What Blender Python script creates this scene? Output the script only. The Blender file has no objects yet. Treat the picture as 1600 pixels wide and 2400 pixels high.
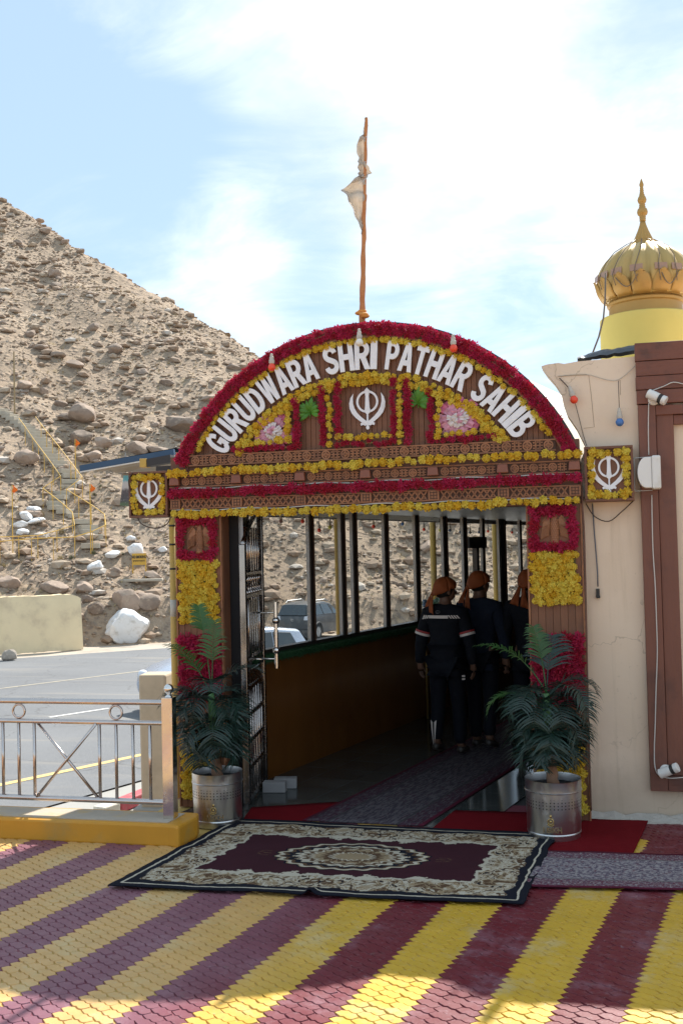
import bpy, math, random
import numpy as np
from math import sin, cos, pi, radians, sqrt, atan2, exp, floor
from mathutils import Vector, Matrix, noise
random.seed(11)
RND = random.random
def U_(a, b): return random.uniform(a, b)
sc = bpy.context.scene
COL = sc.collection

# ------------------------------------------------------------------ camera
FPX = 2449.0                      # focal length in pixels of the 1600 x 2400 photograph
CAM = Vector((0, 0, 2.1))
yaw, pitch, roll = radians(13.5), radians(2.0), radians(1.33)
FW = Vector((-sin(yaw)*cos(pitch), cos(yaw)*cos(pitch), sin(pitch)))
R0 = Vector((cos(yaw), sin(yaw), 0)); U0 = R0.cross(FW)
RT = R0*cos(roll) - U0*sin(roll); UP = R0*sin(roll) + U0*cos(roll)
cd = bpy.data.cameras.new('camera'); cam = bpy.data.objects.new('camera', cd); COL.objects.link(cam)
cd.sensor_fit = 'VERTICAL'; cd.sensor_height = 36; cd.sensor_width = 24; cd.lens = 36*FPX/2400
cd.clip_start = .05; cd.clip_end = 2000
cam.matrix_world = Matrix(((RT.x, UP.x, -FW.x, CAM.x), (RT.y, UP.y, -FW.y, CAM.y), (RT.z, UP.z, -FW.z, CAM.z), (0, 0, 0, 1)))
sc.camera = cam
def ray(x, y): return FW + RT*((x-800)/FPX) - UP*((y-1200)/FPX)
def onz(x, y, z=0.0): r = ray(x, y); return CAM + r*((z-CAM.z)/r.z)       # pixel -> horizontal plane
def ony(x, y, Y): r = ray(x, y); return CAM + r*(Y/r.y)                   # pixel -> plane parallel to the gate
def proj(p):
    d = Vector(p)-CAM; w = d.dot(FW); return (800+FPX*d.dot(RT)/w, 1200-FPX*d.dot(UP)/w, w)

# ------------------------------------------------------------------ node helpers
class NT:
    def __init__(s, tree): s.t = tree; s.n = tree.nodes; s.l = tree.links
    def add(s, typ, **k):
        n = s.n.new(typ)
        for a, b in k.items(): setattr(n, a, b)
        return n
    def set(s, sock, v):
        if v is None: return
        if isinstance(v, bpy.types.NodeSocket): s.l.new(v, sock)
        elif isinstance(v, (tuple, list, Vector)) and sock.type == 'RGBA' and len(v) == 3: sock.default_value = (*v, 1)
        else: sock.default_value = v
    def m(s, op, a, b=None, c=None, clamp=False):
        n = s.add('ShaderNodeMath', operation=op, use_clamp=clamp)
        for i, v in enumerate((a, b, c)): s.set(n.inputs[i], v)
        return n.outputs[0]
    def vm(s, op, a, b=None, out=0, scale=None):
        n = s.add('ShaderNodeVectorMath', operation=op); s.set(n.inputs[0], a); s.set(n.inputs[1], b)
        if scale is not None: s.set(n.inputs['Scale'], scale)
        return n.outputs[out]
    def noise(s, vec, scale, detail=4, rough=.55, dist=0, out=0):
        n = s.add('ShaderNodeTexNoise'); s.set(n.inputs['Vector'], vec)
        n.inputs['Scale'].default_value = scale; n.inputs['Detail'].default_value = detail
        n.inputs['Roughness'].default_value = rough; n.inputs['Distortion'].default_value = dist
        return n.outputs[out]
    def voro(s, vec, scale, feature='F1', out=0, rnd=1):
        n = s.add('ShaderNodeTexVoronoi', feature=feature); s.set(n.inputs['Vector'], vec); n.inputs['Scale'].default_value = scale
        if 'Randomness' in n.inputs: n.inputs['Randomness'].default_value = rnd
        return n.outputs[out]
    def ramp(s, fac, stops, interp='LINEAR'):
        n = s.add('ShaderNodeValToRGB'); s.set(n.inputs[0], fac); r = n.color_ramp; r.interpolation = interp
        while len(r.elements) < len(stops): r.elements.new(.5)
        for e, (p, c) in zip(r.elements, stops):
            e.position = p; e.color = (*c, 1) if isinstance(c, tuple) else (c, c, c, 1)
        return n.outputs[0]
    def smooth(s, v, a, b): 
        n = s.add('ShaderNodeMapRange', interpolation_type='SMOOTHSTEP'); s.set(n.inputs[0], v); n.inputs[1].default_value = a; n.inputs[2].default_value = b
        return n.outputs[0]
    def mix(s, f, a, b, mode='MIX'):
        n = s.add('ShaderNodeMix', data_type='RGBA', blend_type=mode)
        s.set(n.inputs[0], f); s.set(n.inputs[6], a); s.set(n.inputs[7], b); return n.outputs[2]
    def sep(s, v): n = s.add('ShaderNodeSeparateXYZ'); s.set(n.inputs[0], v); return n.outputs
    def comb(s, x, y, z): n = s.add('ShaderNodeCombineXYZ'); s.set(n.inputs[0], x); s.set(n.inputs[1], y); s.set(n.inputs[2], z); return n.outputs[0]

# ------------------------------------------------------------------ sky, sun, exposure
SUNDIR = Vector((0.202, 0.905, 1.0)).normalized()          # towards the sun, read from the arch and flagpole shadows
sun_el = math.asin(SUNDIR.z); sun_az = atan2(SUNDIR.x, SUNDIR.y)
wd = bpy.data.worlds.new('World'); sc.world = wd; wd.use_nodes = True
w = NT(wd.node_tree); w.n.clear()
tc = w.add('ShaderNodeTexCoord').outputs['Generated']
sky = w.add('ShaderNodeTexSky', sky_type='NISHITA'); sky.sun_disc = False
sky.sun_elevation = sun_el; sky.sun_rotation = sun_az; sky.altitude = 3500; sky.air_density = 1.0; sky.dust_density = .6; sky.ozone_density = 1.0
d = w.vm('NORMALIZE', tc)
dz = w.sep(d)
den = w.m('ADD', w.m('MAXIMUM', dz[2], 0.0), .25)
pl = w.comb(w.m('DIVIDE', dz[0], den), w.m('DIVIDE', dz[1], den), w.m('MULTIPLY', dz[2], .6))
n1 = w.noise(w.vm('MULTIPLY', pl, (1.0, 1.5, 1)), 2.6, 12, .62, .55)
n2 = w.noise(pl, .9, 3, .5, .2)
cl = w.m('ADD', w.m('MULTIPLY', n1, .75), w.m('MULTIPLY', n2, .55))
def blob(px, py, rad, amt):
    global cl
    c = ray(px, py).normalized()
    dist = w.vm('DISTANCE', d, tuple(c), out=1)
    g = w.smooth(w.m('DIVIDE', dist, rad), 1.0, 0.0)
    cl = w.m('ADD', cl, w.m('MULTIPLY', g, amt))
for bx in CLOUD_BLOBS if 'CLOUD_BLOBS' in globals() else [(700,60,.26,.20),(1150,330,.30,.20),(1450,600,.25,.12),(470,560,.10,.09),(200,490,.08,.12),(540,700,.12,.13),(1000,560,.1,.12),
        (150,330,.16,-.26),(430,400,.12,-.26),(700,430,.10,-.16),(740,620,.10,-.16),(1000,720,.09,-.15),(40,80,.10,-.15),(1500,80,.14,-.16),(1250,660,.10,-.14)]: blob(*bx)
mask = w.m('POWER', w.smooth(cl, .54, 1.03), .8)
skyc = w.mix(.74, sky.outputs[0], (2.85, 3.8, 4.55))
cshade = w.noise(pl, 3.1, 5, .6)
ccol = w.mix(w.smooth(cshade, .3, .75), (4.0, 4.5, 5.0), (7.0, 7.15, 7.3))
fin = w.mix(mask, skyc, ccol)
bg = w.add('ShaderNodeBackground'); w.set(bg.inputs[0], fin); bg.inputs[1].default_value = .115
w.l.new(bg.outputs[0], w.add('ShaderNodeOutputWorld').inputs[0])
sl = bpy.data.lights.new('sun', 'SUN'); sl.energy = 4.2; sl.angle = radians(.53); sl.color = (1, .955, .88)
so = bpy.data.objects.new('sun', sl); COL.objects.link(so); so.location = (10, 30, 40)
so.rotation_euler = SUNDIR.to_track_quat('Z', 'Y').to_euler()
sc.view_settings.view_transform = 'Standard'; sc.view_settings.look = 'None'; sc.view_settings.exposure = 1.0; sc.view_settings.gamma = 1
sc.view_settings.use_curve_mapping = False
sc.cycles.use_denoising = True
sc.cycles.max_bounces = 10; sc.cycles.transparent_max_bounces = 16; sc.cycles.glossy_bounces = 6; sc.cycles.diffuse_bounces = 5
sc.cycles.sample_clamp_indirect = 8

# ------------------------------------------------------------------ materials
MATS = {}
def mat(name, col, rough=.6, metal=0., var=.18, scale=6., bump=0., bscale=None, rnd=0., spec=.5, dirt=None, dirtscale=2., stretch=None, coat=0., sheen=0., trans=None):
    """plain procedural surface: base colour broken up by noise, optional stains, optional fine relief, optional per-object shift"""
    if name in MATS: return MATS[name]
    m = bpy.data.materials.new(name); m.use_nodes = True; t = NT(m.node_tree)
    b = t.n['Principled BSDF']; co = t.add('ShaderNodeTexCoord').outputs['Object']
    if rnd:
        oi = t.add('ShaderNodeObjectInfo'); co = t.vm('ADD', co, t.vm('SCALE', oi.outputs['Location'], scale=3.7))
    v = co
    if stretch: v = t.vm('MULTIPLY', co, stretch)
    nz = t.noise(v, scale, 6, .6)
    f = t.m('MULTIPLY_ADD', nz, 2*var, 1-var)
    if rnd: f = t.m('MULTIPLY', f, t.m('MULTIPLY_ADD', oi.outputs['Random'], 2*rnd, 1-rnd))
    c = t.vm('SCALE', tuple(col), scale=f)
    if dirt:
        c = t.mix(t.smooth(t.noise(co, dirtscale, 7, .65), .48, .72), c, dirt)
    t.set(b.inputs['Base Color'], c)
    b.inputs['Metallic'].default_value = metal
    t.set(b.inputs['Roughness'], t.m('MULTIPLY_ADD', t.noise(co, scale*2.3, 4), .3*rough, rough*.85))
    b.inputs['Specular IOR Level'].default_value = spec
    if coat: b.inputs['Coat Weight'].default_value = coat; b.inputs['Coat Roughness'].default_value = .12
    if sheen: b.inputs['Sheen Weight'].default_value = sheen
    if bump:
        bn = t.add('ShaderNodeBump'); bn.inputs['Strength'].default_value = min(1, bump*4); bn.inputs['Distance'].default_value = .02*bump
        t.set(bn.inputs['Height'], t.noise(v, bscale or scale*4, 6, .6)); t.set(b.inputs['Normal'], bn.outputs[0])
    if trans:                                                # thin leaf or cloth that lets light through
        tr = t.add('ShaderNodeBsdfTranslucent'); t.set(tr.inputs[0], c); mx = t.add('ShaderNodeMixShader'); mx.inputs[0].default_value = trans
        o = t.n['Material Output']; t.l.new(b.outputs[0], mx.inputs[1]); t.l.new(tr.outputs[0], mx.inputs[2]); t.l.new(mx.outputs[0], o.inputs[0])
    MATS[name] = m; return m

# ------------------------------------------------------------------ mesh helpers
class G:
    def __init__(s): s.v = []; s.f = []; s.mi = []; s.cur = 0
    def face(s, idx): s.f.append(tuple(idx)); s.mi.append(s.cur)
    def poly(s, pts): i = len(s.v); s.v += [tuple(p) for p in pts]; s.face(range(i, i+len(pts)))
    def box(s, c, d, rz=0, M=None, taper=1.):
        i = len(s.v); hx, hy, hz = d[0]/2, d[1]/2, d[2]/2
        for z, k in ((-hz, 1), (hz, taper)):
            for x, y in ((-hx, -hy), (hx, -hy), (hx, hy), (-hx, hy)):
                p = Vector((x*k, y*k, z))
                if M is not None: p = M @ p
                elif rz: p = Vector((p.x*cos(rz)-p.y*sin(rz), p.x*sin(rz)+p.y*cos(rz), p.z))
                s.v.append((c[0]+p.x, c[1]+p.y, c[2]+p.z))
        for q in ((0,3,2,1),(4,5,6,7),(0,1,5,4),(1,2,6,5),(2,3,7,6),(3,0,4,7)): s.face([i+k for k in q])
    def bb(s, x0, x1, y0, y1, z0, z1): s.box(((x0+x1)/2, (y0+y1)/2, (z0+z1)/2), (abs(x1-x0), abs(y1-y0), abs(z1-z0)))
    def beam(s, a, b, wd, hg=None, up=(0,0,1)):
        """a bar of rectangular section from a to b"""
        a, b = Vector(a), Vector(b); d = (b-a); L = d.length; z = d/L; u = Vector(up)
        if abs(z.dot(u)) > .99: u = Vector((0,1,0))
        x = u.cross(z).normalized(); y = z.cross(x)
        s.box((a+b)/2, (wd, hg or wd, L), M=Matrix((x, y, z)).transposed())
    def prism(s, pts, y0, y1, ax='Y', flip=False):
        """polygon in the XZ plane (or XY when ax is Z) given thickness"""
        n = len(pts); i = len(s.v)
        A = sum(pts[k][0]*pts[(k+1)%n][1]-pts[(k+1)%n][0]*pts[k][1] for k in range(n))
        if A < 0: pts = pts[::-1]
        for y in (y0, y1):
            for a, b in pts: s.v.append((a, y, b) if ax == 'Y' else (a, b, y) if ax == 'Z' else (y, a, b))
        s.face(range(i, i+n)); s.face(range(i+2*n-1, i+n-1, -1))
        for k in range(n): s.face((i+k, i+n+k, i+n+(k+1)%n, i+(k+1)%n))
    def tube(s, pts, r, n=8, closed=False, cap=True):
        P = [Vector(p) for p in pts]; m = len(P); i0 = len(s.v); prev = None
        for k, p in enumerate(P):
            t = (P[(k+1)%m]-P[k-1]) if closed else (P[min(k+1, m-1)]-P[max(k-1, 0)])
            t.normalize(); u = prev if prev is not None else Vector((0,0,1)) if abs(t.z) < .9 else Vector((1,0,0))
            x = (u - t*u.dot(t)); x = x.normalized() if x.length > 1e-6 else t.orthogonal().normalized(); prev = x; y = t.cross(x)
            rr = r[k] if isinstance(r, (list, tuple)) else r
            for j in range(n): a = 2*pi*j/n; s.v.append(tuple(p + x*(rr*cos(a)) + y*(rr*sin(a))))
        for k in range(m if closed else m-1):
            for j in range(n):
                a, b = i0+k*n+j, i0+k*n+(j+1)%n; k2 = (k+1)%m; c, d_ = i0+k2*n+(j+1)%n, i0+k2*n+j
                s.face((a, b, c, d_))
        if cap and not closed: s.face([i0+j for j in range(n)][::-1]); s.face([i0+(m-1)*n+j for j in range(n)])
    def lathe(s, prof, n=24, c=(0,0,0), M=None, mod=None, cap=True):
        i0 = len(s.v)
        for k, (r, z) in enumerate(prof):
            for j in range(n):
                a = 2*pi*j/n; rr = r*(mod(a, k) if mod else 1); p = Vector((rr*cos(a), rr*sin(a), z))
                if M is not None: p = M @ p
                s.v.append((c[0]+p.x, c[1]+p.y, c[2]+p.z))
        for k in range(len(prof)-1):
            for j in range(n): s.face((i0+k*n+j, i0+k*n+(j+1)%n, i0+(k+1)*n+(j+1)%n, i0+(k+1)*n+j))
        if cap:
            s.face([i0+j for j in range(n)][::-1]); e = i0+(len(prof)-1)*n; s.face([e+j for j in range(n)])
    def ball(s, c, r, n=12, m=8, sq=(1,1,1), M=None):
        i0 = len(s.v)
        for k in range(m+1):
            t = pi*k/m
            for j in range(n):
                a = 2*pi*j/n; p = Vector((r*sin(t)*cos(a)*sq[0], r*sin(t)*sin(a)*sq[1], -r*cos(t)*sq[2]))
                if M is not None: p = M @ p
                s.v.append((c[0]+p.x, c[1]+p.y, c[2]+p.z))
        for k in range(m):
            for j in range(n): s.face((i0+k*n+j, i0+k*n+(j+1)%n, i0+(k+1)*n+(j+1)%n, i0+(k+1)*n+j))
    def grid(s, nu, nv, fn):
        i0 = len(s.v)
        for a in range(nu+1):
            for b in range(nv+1): s.v.append(tuple(fn(a/nu, b/nv)))
        for a in range(nu):
            for b in range(nv):
                q = i0+a*(nv+1)+b; s.face((q, q+nv+1, q+nv+2, q+1))
    def mesh(s, name, mats, smooth=False):
        me = bpy.data.meshes.new(name); me.from_pydata(s.v, [], s.f)
        for m in (mats if isinstance(mats, (list, tuple)) else [mats]): me.materials.append(m)
        if any(s.mi): me.polygons.foreach_set('material_index', s.mi)
        if smooth: me.polygons.foreach_set('use_smooth', [True]*len(s.f))
        me.update(); return me
def link(o, parent=None):
    COL.objects.link(o)
    if parent is not None:
        o.parent = parent
    return o
def wloc(p):
    if p.parent is None: return p.location.copy()
    return wloc(p.parent) + p.matrix_parent_inverse.translation + p.location
def ob(name, g, mats, parent=None, smooth=False, bevel=0, loc=None, rot=None, world=True, **tags):
    """one mesh object; world=True means the mesh is written in world coordinates"""
    me = g if isinstance(g, bpy.types.Mesh) else g.mesh(name, mats, smooth)
    o = bpy.data.objects.new(name, me); link(o, parent)
    if loc is not None: o.location = loc
    if rot is not None: o.rotation_euler = rot
    if parent is not None and world: o.matrix_parent_inverse = Matrix.Translation(-wloc(parent))
    if bevel:
        b = o.modifiers.new('bevel', 'BEVEL'); b.width = bevel; b.segments = 2; b.limit_method = 'ANGLE'
    for k, v in tags.items(): o[k] = v
    return o
def autosmooth(o, ang=40):
    me = o.data
    try: me.set_sharp_from_angle(angle=radians(ang))
    except Exception: pass
    return o
def thing(name, label, cat, loc=(0,0,0), group=None, rz=0):
    o = bpy.data.objects.new(name, None); COL.objects.link(o); o.location = loc; o.rotation_euler = (0,0,rz); o.empty_display_size = .1
    o['label'] = label; o['category'] = cat
    if group: o['group'] = group
    return o
def tag(o, label, cat, group=None):
    o['label'] = label; o['category'] = cat
    if group: o['group'] = group
    return o
def struct(o): o['kind'] = 'structure'; return o
def copy_tree(o, parent=None):
    c = o.copy(); COL.objects.link(c)
    if parent is not None: c.parent = parent
    for ch in list(o.children): copy_tree(ch, c)
    return c
def fbm(x, y, z=0, o=4):
    s, a = 0, 1
    for _ in range(o): s += a*noise.noise((x, y, z)); x *= 2.03; y *= 2.03; z *= 2.03; a *= .5
    return s
# ================================================================== SETTING: ground, road, hill
ZR = -1.6                                            # the road lies this far below the courtyard
FH = Vector((-sin(yaw), cos(yaw), 0)); RH = Vector((cos(yaw), sin(yaw), 0))
def uv2w(u, v, z): return (RH.x*u+FH.x*v, RH.y*u+FH.y*v, z)
def w2uv(p): return p[0]*RH.x+p[1]*RH.y, p[0]*FH.x+p[1]*FH.y
def sst(x, a, b): t = min(1, max(0, (x-a)/(b-a))); return t*t*(3-2*t)
def hill_base(u, v): return ((v-41.3) - .36*(u+13.4))/1.063
def sky_el(e):
    s = .136 - .649*e
    if e > .02: s = .136 - .649*.02 - .40*(e-.02)
    return min(.62, max(.055, s))
def hill(u, v):
    wv = hill_base(u, v)
    bank = 1.75*sst(wv + .5*fbm(u*.35, v*.35, 3, 3), .2, 1.9)
    z = ZR + .02*max(0, wv) + bank + .60*max(0, wv-2.2)
    if wv > .4: z += min(1, (wv-.4)/3)*(.75*fbm(u*.11, v*.11, 1, 4) + .25*fbm(u*.5, v*.5, 7, 3) - .35*abs(fbm((u+.45*v)*.22, v*.03, 4, 3)))
    top = 2.1 + v*sky_el(u/max(v, 1)) + .55*fbm(u*.22, v*.05, 9, 5)
    if z > top: z = top - .12*(z-top)
    return z
def hitHill(px, py, dz=0.0):
    """walk the pixel's ray until it meets the hillside (or dz metres above it)"""
    r = ray(px, py); t = 36.0
    while t < 140:
        p = CAM + r*t; u, v = w2uv(p)
        if p.z < hill(u, v)+dz: break
        t += .5
    for _ in range(12):
        t -= .5/2**(_+1) if p.z < hill(u, v)+dz else -.5/2**(_+1); p = CAM + r*t; u, v = w2uv(p)
    return p, t

def mk_sand():
    m = bpy.data.materials.new('scree_sand'); m.use_nodes = True; t = NT(m.node_tree); b = t.n['Principled BSDF']
    co = t.add('ShaderNodeTexCoord').outputs['Object']
    big = t.noise(co, .18, 6, .6); fine = t.noise(co, 2.2, 8, .72); cell = t.voro(co, 1.9, 'F1'); cell2 = t.voro(co, 5.2, 'F1')
    c = t.ramp(big, [(.3, (.31, .228, .158)), (.5, (.40, .30, .212)), (.7, (.47, .362, .262))])
    c = t.mix(t.smooth(fine, .48, .66), c, (.22, .168, .128)); c = t.mix(t.m('MULTIPLY', t.smooth(t.voro(co, 3.4, 'F1'), .34, .20), .75), c, (.24, .19, .15)); c = t.mix(t.m('MULTIPLY', t.smooth(cell, .30, .12), .7), c, (.27, .205, .155))
    c = t.mix(t.m('MULTIPLY', t.smooth(cell2, .16, .05), .8), c, (.56, .49, .41))
    c = t.mix(t.m('MULTIPLY', t.smooth(t.noise(co, .9, 5, .6), .60, .72), .5), c, (.40, .29, .15))
    t.set(b.inputs['Base Color'], c); b.inputs['Roughness'].default_value = .95; b.inputs['Specular IOR Level'].default_value = .2
    bp = t.add('ShaderNodeBump'); bp.inputs['Strength'].default_value = .9; bp.inputs['Distance'].default_value = .18
    t.set(bp.inputs['Height'], t.m('ADD', fine, t.m('MULTIPLY', t.smooth(cell, .45, 0), .8))); t.set(b.inputs['Normal'], bp.outputs[0])
    return m
SAND = mk_sand()
dusty = mat('roadside_dust', (.42, .36, .29), .95, var=.25, scale=1.3, bump=.6, bscale=9, dirt=(.27, .23, .19), dirtscale=.8)
g = G(); g.bb(-500, 500, -500, 500, ZR-1.0, ZR-.03)
struct(ob('ground', g, dusty))
# the hillside
us = np.arange(-80, 62, .55); vs = np.arange(38, 132, .55); g = G()
g.v = [uv2w(u, v, hill(u, v)-(.0 if hill_base(u, v) > 0 else .06)) for u in us for v in vs]; nv_ = len(vs)
for i in range(len(us)-1):
    for j in range(nv_-1): q = i*nv_+j; g.f.append((q, q+nv_, q+nv_+1, q+1))
g.mi = [0]*len(g.f)
struct(ob('hillside', g, SAND, smooth=True))

# road and forecourt: sheets one above the other
def mk_asphalt():
    m = bpy.data.materials.new('asphalt'); m.use_nodes = True; t = NT(m.node_tree); b = t.n['Principled BSDF']
    co = t.add('ShaderNodeTexCoord').outputs['Object']
    c = t.ramp(t.noise(co, .35, 6, .6), [(.3, (.10, .105, .112)), (.7, (.150, .155, .162))])
    c = t.mix(t.smooth(t.noise(co, 60, 2, .5), .45, .7), c, (.20, .20, .205)); c = t.mix(t.smooth(t.noise(t.vm('MULTIPLY', co, (.15, 1.2, 1)), 1.2, 5), .52, .75), c, (.22, .205, .185))
    crack = t.smooth(t.voro(t.vm('ADD', co, t.vm('SCALE', t.noise(co, 1.1, 4, .6, 0, 1), scale=.9)), .33, 'DISTANCE_TO_EDGE'), .008, .0)
    c = t.mix(t.m('MULTIPLY', crack, .7), c, (.06, .06, .06))
    t.set(b.inputs['Base Color'], c); b.inputs['Roughness'].default_value = .85
    bp = t.add('ShaderNodeBump'); bp.inputs['Strength'].default_value = .4; bp.inputs['Distance'].default_value = .01
    t.set(bp.inputs['Height'], t.noise(co, 80, 3)); t.set(b.inputs['Normal'], bp.outputs[0]); return m
near0, near1 = onz(60, 1905, ZR), onz(343, 1826, ZR)
far0, far1 = onz(0, 1546, ZR), onz(380, 1520, ZR)
def ext(a, b, k0, k1): d = b-a; return a-d*k0, b+d*k1
n0, n1_ = ext(near0, near1, 14, 22); f0, f1 = ext(far0, far1, 9, 14)
g = G(); g.grid(40, 4, lambda a, b: Vector(n0.lerp(n1_, a)).lerp(f0.lerp(f1, a), b) + Vector((0, 0, .004 + .02*fbm(a*40, b*4, 2)*(b in (0, 1)))))
struct(ob('road', g, mk_asphalt()))
conc = mat('concrete_apron', (.32, .31, .285), .9, var=.12, scale=2, bump=.2, dirt=(.30, .285, .25), dirtscale=1.1)
g = G(); a0, a1 = near0 + Vector((0,0,.0)), near1; o_ = Vector((1.2, -3.2, 0))
P = [ext(near0, near1, 8, 6)[0], ext(near0, near1, 8, 6)[1]]
g.poly([P[0]+Vector((0,.05,-.02)), P[0]+o_*3+Vector((0,0,-.02)), P[1]+o_*3+Vector((0,0,-.02)), P[1]+Vector((0,.05,-.02))])
struct(ob('forecourt', g, conc))
def stripe(name, p0, p1, wd, m, label, ext_=(0, 0), h=.010):
    A, B = ext(onz(*p0, ZR), onz(*p1, ZR), *ext_); s_ = (B-A).normalized(); n_ = Vector((-s_.y, s_.x, 0))*wd/2; g = G()
    g.grid(60, 1, lambda a, b: A.lerp(B, a) + n_*(2*b-1)*(1+.12*fbm(a*90, b*3, 5)) + Vector((0, 0, h)))
    return struct(ob(name, g, m))
yl = mat('worn_yellow_paint', (.62, .44, .16), .8, var=.2, scale=9, dirt=(.30, .28, .24), dirtscale=14)
wl = mat('worn_white_paint', (.62, .60, .56), .8, var=.15, scale=9, dirt=(.30, .29, .28), dirtscale=9)
stripe('road_marking', (0, 1841), (343, 1767.6), .17, yl, '', (3, 9))
stripe('road_marking', (116, 1682), (257, 1660.5), .13, wl, '')
stripe('road_marking', (0, 1614.6), (343, 1571.7), .12, mat('faded_line', (.40, .35, .26), .85, var=.2, scale=9, dirt=(.24, .235, .225), dirtscale=6), '', (2, 5))
# red and white kerbstone beside the post, on the forecourt
kerb_red = mat('kerb_red_paint', (.42, .06, .08), .7, var=.2, scale=9, dirt=(.30, .16, .14), dirtscale=7); kerb_white = mat('kerb_white_paint', (.72, .68, .58), .75, var=.1, scale=8, dirt=(.5, .46, .38), dirtscale=6)
t = thing('painted_kerb', 'red and white painted kerbstones low behind the beige post', 'kerb', onz(310, 1898, ZR))
for (q0, q1, m_) in (((232, 1916), (270, 1903), kerb_white), ((270, 1903), (345, 1872), kerb_red), ((345, 1872), (420, 1841), kerb_white)):
    A, B = onz(*q0, ZR), onz(*q1, ZR); g = G(); g.beam(A+Vector((0,0,.07)), B+Vector((0,0,.07)), .22, .16); ob('kerbstone', g, m_, t, bevel=.02)

# ------------------------------------------------------------------ far retaining wall
cream = mat('cream_wall_paint', (.80, .64, .40), .85, var=.1, scale=1.5, bump=.25, bscale=14, dirt=(.62, .48, .31), dirtscale=.9)
A, B = onz(-260, 1552, ZR), onz(196, 1522, ZR); g = G()
dn = (B-A).normalized(); bk = Vector((-dn.y, dn.x, 0))
if bk.dot(FH) < 0: bk = -bk
def wallf(a, b): # slightly battered face with an uneven crown
    h = 2.15*(1-.0*a) if a < .93 else 2.15*(1-.08*((a-.93)/.07)**2)
    return A.lerp(B, a) + bk*(.30*b) + Vector((0, 0, b*h + .05*fbm(a*14, b*3)))
g.grid(60, 10, wallf); n_ = len(g.v)
g.grid(60, 2, lambda a, b: wallf(a, 1) + bk*(.6*b))
g.grid(2, 10, lambda a, b: wallf(1, b) + bk*(a*.6))
tag(ob('roadside_wall', g, cream, smooth=False), 'long cream painted retaining wall at the far edge of the road', 'wall')

# ------------------------------------------------------------------ rocks
rockA = mat('brown_rock', (.29, .215, .165), .92, var=.35, scale=3, bump=1., bscale=7, rnd=.28, dirt=(.40, .31, .23), dirtscale=2.5)
rockW = mat('whitewashed_rock', (.76, .75, .74), .9, var=.08, scale=3, bump=.4, bscale=9, dirt=(.52, .49, .45), dirtscale=3.2)
def rockmesh(seed, sub=2, mt=None, elong=1.0):
    import bmesh
    bm = bmesh.new(); bmesh.ops.create_icosphere(bm, subdivisions=sub, radius=1)
    rs = random.Random(seed); planes = [(Vector((rs.gauss(0,1), rs.gauss(0,1), rs.gauss(0,1))).normalized(), rs.uniform(.55, .9)) for _ in range(9)]
    for v in bm.verts:
        p = v.co.copy()
        for n, k in planes:
            dd = p.dot(n)-k
            if dd > 0: p -= n*dd*.85
        p *= 1+.16*noise.noise(p*1.7+Vector((seed*3.1, 0, 0)))+.06*noise.noise(p*4+Vector((0, seed, 0)))+.03*noise.noise(p*9+Vector((0, 0, seed)))
        v.co = Vector((p.x*elong, p.y, p.z*.78))
    me = bpy.data.meshes.new('rock'); bm.to_mesh(me); bm.free(); me.materials.append(mt or rockA)
    if sub > 2: me.polygons.foreach_set('use_smooth', [True]*len(me.polygons)); me.set_sharp_from_angle(angle=radians(24))
    return me
RM = [rockmesh(i, 3 if i < 4 else 2) for i in range(9)]
def boulder(px, py, wpx, hpx, label, white=False, name='boulder', mesh=None, rot=None, sink=.3):
    p, t = hitHill(px, py+hpx*.42); yy = py
    while t > 112: yy += 4; p, t = hitHill(px, yy+hpx*.42)
    s_ = wpx/FPX*t/2; h_ = hpx/FPX*t/2
    me = mesh or rockmesh(int(px*7+py), 3, rockW if white else rockA)
    o = ob(name, me, None); o.location = p + Vector((0, 0, h_*(1-sink))); o.scale = (s_*1.12, s_*1.0, h_*1.35)
    o.rotation_euler = rot or (U_(-.2, .2), U_(-.25, .25), yaw+U_(-.4, .4)); tag(o, label, 'boulder'); return o
BO = [(198,962,80,58,'large hollowed brown boulder above the stairway, biggest on the slope'),(190,1021,66,44,'dark brown boulder just below the hollowed one'),
 (241,1033,46,46,'upright brown boulder right of the dark one by the stairs'),(215,1066,50,36,'grey brown boulder leaning low beside the stair rail'),(324,1047,60,42,'broad brown boulder above the blue roof'),
 (372,1055,64,40,'brown boulder just left of the gate arch above the blue roof'),(419,986,90,64,'big cracked brown boulder touching the arch outline'),(63,1069,62,46,'rounded dark boulder left of the stairs'),
 (127,640,36,28,'isolated dark boulder in the upper middle of the bare slope'),(105,537,28,24,'small boulder near the top left of the ridge'),(99,812,34,22,'brown boulder in the left half of the mid slope'),
 (138,829,40,24,'flat boulder next to two others mid slope'),(178,852,48,24,'pale topped boulder at the right end of the mid slope trio'),(269,816,42,30,'rounded boulder in the centre of the slope'),
 (491,930,44,28,'pale boulder half hidden by the red arch garland'),(391,895,36,22,'dark boulder right of centre on the slope'),(57,899,44,30,'boulder beside the tall pole on the hill'),(99,914,32,28,'boulder right of the tall pole foot'),
 (300,1075,40,26,'small brown boulder above the blue roof tip'),(160,975,60,30,'long pale slab leaning under the hollowed boulder'),(92,497,26,14,'dark stone on the ridge line'),(152,556,26,14,'flat dark stone lower on the ridge line'),(190,556,24,12,'rightmost flat stone on the upper ridge line')]
for a in BO: boulder(a[0], a[1], a[2]*.88, a[3]*.82, a[4], sink=.45)
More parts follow.
